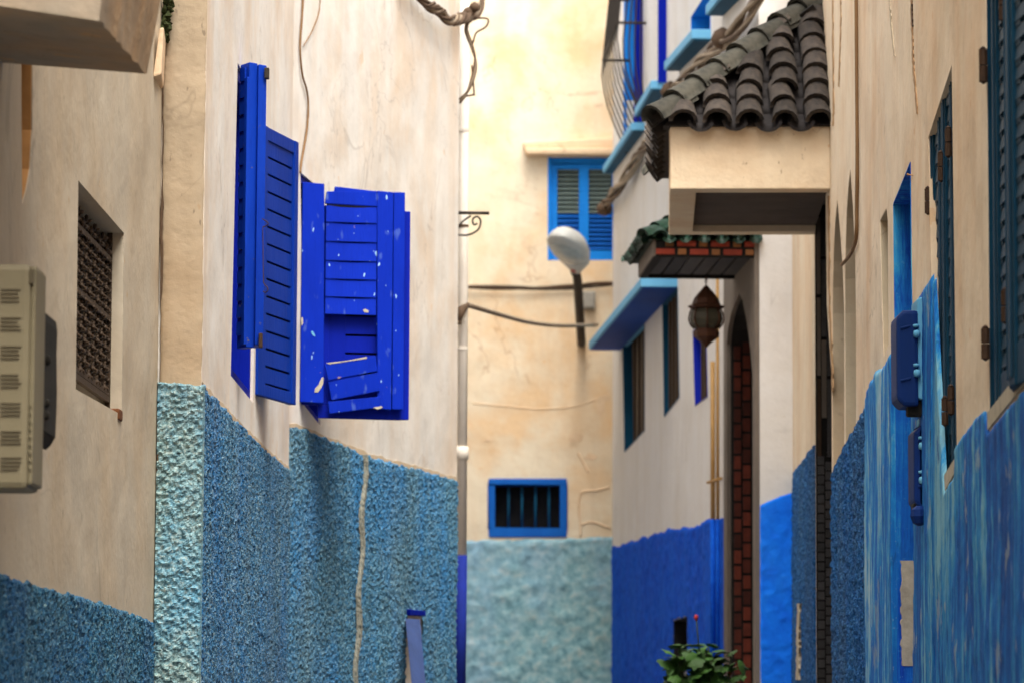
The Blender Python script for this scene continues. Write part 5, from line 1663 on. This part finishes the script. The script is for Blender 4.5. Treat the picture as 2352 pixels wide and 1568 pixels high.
# cable string course along the end wall
pts = [WE.px(1040, 662, 0.05), WE.px(1120, 662, 0.05), WE.px(1200, 660, 0.05), WE.px(1290, 660, 0.05), WE.px(1360, 655, 0.05), WE.px(1420, 652, 0.05)]
bundle('cable_run', pts, 5, 0.022, 0.010, ['cabledk', 'pole'], 'brown cable run tacked straight across the ochre wall', 14, 4)
# sagging cable
T = thing('sagging_cable', at(1055, 740, 20.4), 'single cable sagging from the drainpipe across the ochre wall', 'cable')
pts = [at(1054, 745, 20.4), at(1057, 715, 20.42), at(1074, 702, 20.6), at(1100, 708, 21.5), at(1160, 726, 24), at(1220, 741, 27), at(1290, 748, 30), at(1372, 746, 33.6)]
tube('cable', pts, 0.017, 'cable', T, 8, 6)
v, f = tube_geo([at(1056, 735, 20.38), at(1060, 712, 20.4), at(1074, 700, 20.55)], [0.012, 0.026, 0.014], 8); mesh('cable_knot', v, f, 'cabledk', T, True)
# wires on white house and long cream house
T = tube('wall_wire', [WB2.px(x, y, 0.01) for x, y in ((697, -60), (695, 20), (690, 90), (690, 130), (695, 175), (704, 205), (708, 240), (706, 290), (699, 335), (692, 375), (690, 398))], 0.0055, 'wire', None, 6, 5)
tag(T, 'wavy ochre wire running down white wall to broken shutter', 'wire')
T = tube('wall_wire', [WB2.px(x, y, 0.008) for x, y in ((737, -60), (734, 20), (722, 60), (708, 88), (697, 106))], 0.003, 'wire', None, 6, 5)
tag(T, 'thin ochre wire curving in from the right near top of white wall', 'wire')
T = tube('wall_wire', [WR.px(x, y, 0.012) for x, y in ((1966, -60), (1967, 60), (1968, 200), (1969, 380), (1968, 470), (1967, 540), (1960, 570), (1948, 592), (1933, 608))], 0.009, 'wire', None, 6, 5)
tag(T, 'brown wire down the cream wall beside pointed niches with curled loose end', 'wire')
# ochre gas pipes on the white house
GP = thing('gas_pipe', WR3.px(1640, 1500, 0.05), 'pair of thin ochre pipes down white wall turning blue below', 'pipe')
for k, (x, r_, y0) in enumerate(((1637, 0.017, 830), (1648, 0.012, 640))):
    a_ = WR3.px(x - 0, y0, 0.04); c_ = WR3.px(x, 1192, 0.04); c_ = Vector((a_.x, a_.y, c_.z))
    e_ = WR3.px(x, 1560, 0.04); e_ = Vector((a_.x, a_.y, e_.z))
    tube('pipe', [a_, c_], r_, 'gas', GP, 8)
    tube('pipe', [c_, e_], r_ * 1.15, 'dadoR3', GP, 8)
a_ = WR3.px(1626, 1107, 0.04); c_ = WR3.px(1656, 1098, 0.04)
tube('pipe_clip', [a_, c_], 0.012, 'gas', GP, 8)

# potted shrub
dPl = 20.3
PB = at(1615, 1568, dPl)
PL = thing('potted_shrub', (PB.x, PB.y, GZ(dPl)), 'leafy green potted shrub with small red buds against blue dado', 'plant')
v, f = lathe_geo([(0.10, 0.0), (0.13, 0.02), (0.17, 0.26), (0.19, 0.27), (0.19, 0.31), (0.165, 0.31), (0.16, 0.28)], (PB.x, PB.y, GZ(dPl)), 20)
mesh('pot', v, f, 'terra', PL, True)
v, f = lathe_geo([(0.002, 0.265), (0.158, 0.27), (0.158, 0.26), (0.002, 0.255)], (PB.x, PB.y, GZ(dPl)), 16); mesh('soil', v, f, 'soil', PL)
rnd = random.Random(21)
lm = []
for kk in range(3):
    vs_ = []
    nL = 9
    outline = [[(0, 0), (0.34, 0.02), (0.58, 0.26), (0.46, 0.48), (0.52, 0.74), (0.22, 0.84), (0, 1.04)], [(0, 0), (0.28, 0.08), (0.44, 0.30), (0.50, 0.50), (0.34, 0.74), (0.14, 0.92), (0, 1.1)], [(0, 0), (0.42, -0.04), (0.60, 0.22), (0.62, 0.46), (0.40, 0.66), (0.24, 0.90), (0, 0.96)]][kk]
    L_ = 1.0
    vs_ = [(x, y, -0.12 * abs(x) + 0.10 * math.sin(y * 3 + kk) - 0.25 * y * y) for x, y in outline] + [(-x, y, -0.12 * abs(x) + 0.10 * math.sin(y * 3 + kk) - 0.25 * y * y) for x, y in outline[1:-1]]
    mid = [(0, y, 0.03 + 0.10 * math.sin(y * 3 + kk) - 0.25 * y * y) for y in (0.25, 0.5, 0.78)]
    vs_ = vs_ + mid
    # right 0..6, left 7..11 , mid 12..14
    fs = [(0, 1, 12), (1, 2, 12), (2, 3, 13, 12), (3, 4, 14, 13), (4, 5, 14), (5, 6, 14), (0, 12, 7), (7, 12, 8), (8, 12, 13, 9), (9, 13, 14, 10), (10, 14, 11), (11, 14, 6)]
    lm.append(raw_mesh('leaf', vs_, fs, 'leaf', True))
base = Vector((PB.x, PB.y, GZ(dPl) + 0.27))
zc = at(1615, 1500, dPl).z
for s_ in range(16):
    # stems end inside a low dome of foliage
    ang = rnd.uniform(0, 6.28); rad = 0.19 * math.sqrt(rnd.random())
    tip = Vector((PB.x + rad * math.cos(ang), PB.y + rad * math.sin(ang) * 0.8, at(1615, 1452, dPl).z - 0.55 * rad - rnd.uniform(0, 0.10)))
    midp = base.lerp(tip, 0.55) + Vector((rnd.uniform(-.04, .04), rnd.uniform(-.04, .04), 0))
    pts = catmull([base, midp, tip], 6)
    tube('stem', pts, 0.005, 'stem', PL, 5)
    for l_ in range(20):
        back_ = rnd.random() ** 1.5 * 0.32
        p = tip + Vector((rnd.uniform(-.05, .05), rnd.uniform(-.05, .05), -back_ + 0.01))
        sc = rnd.uniform(0.045, 0.105)
        R_ = Matrix.Rotation(rnd.uniform(0, 6.28), 4, 'Z') @ Matrix.Rotation(rnd.uniform(-0.9, 0.5), 4, 'X') @ Matrix.Rotation(rnd.uniform(-.5, .5), 4, 'Y')
        inst('leaf', lm[rnd.randrange(3)], Matrix.Translation(p) @ R_ @ Matrix.Scale(sc, 4), PL)
for (x, y) in ((1599, 1418), (1676, 1545)):
    p = at(x, y, dPl - 0.02)
    tube('stem', [p - Vector((-.02, 0, 0.22)), p], 0.0045, 'stem', PL, 5)
    v, f = lathe_geo([(0.002, -0.018), (0.012, -0.006), (0.013, 0.008), (0.004, 0.02)], p, 8); mesh('flower_bud', v, f, 'flower', PL, True)
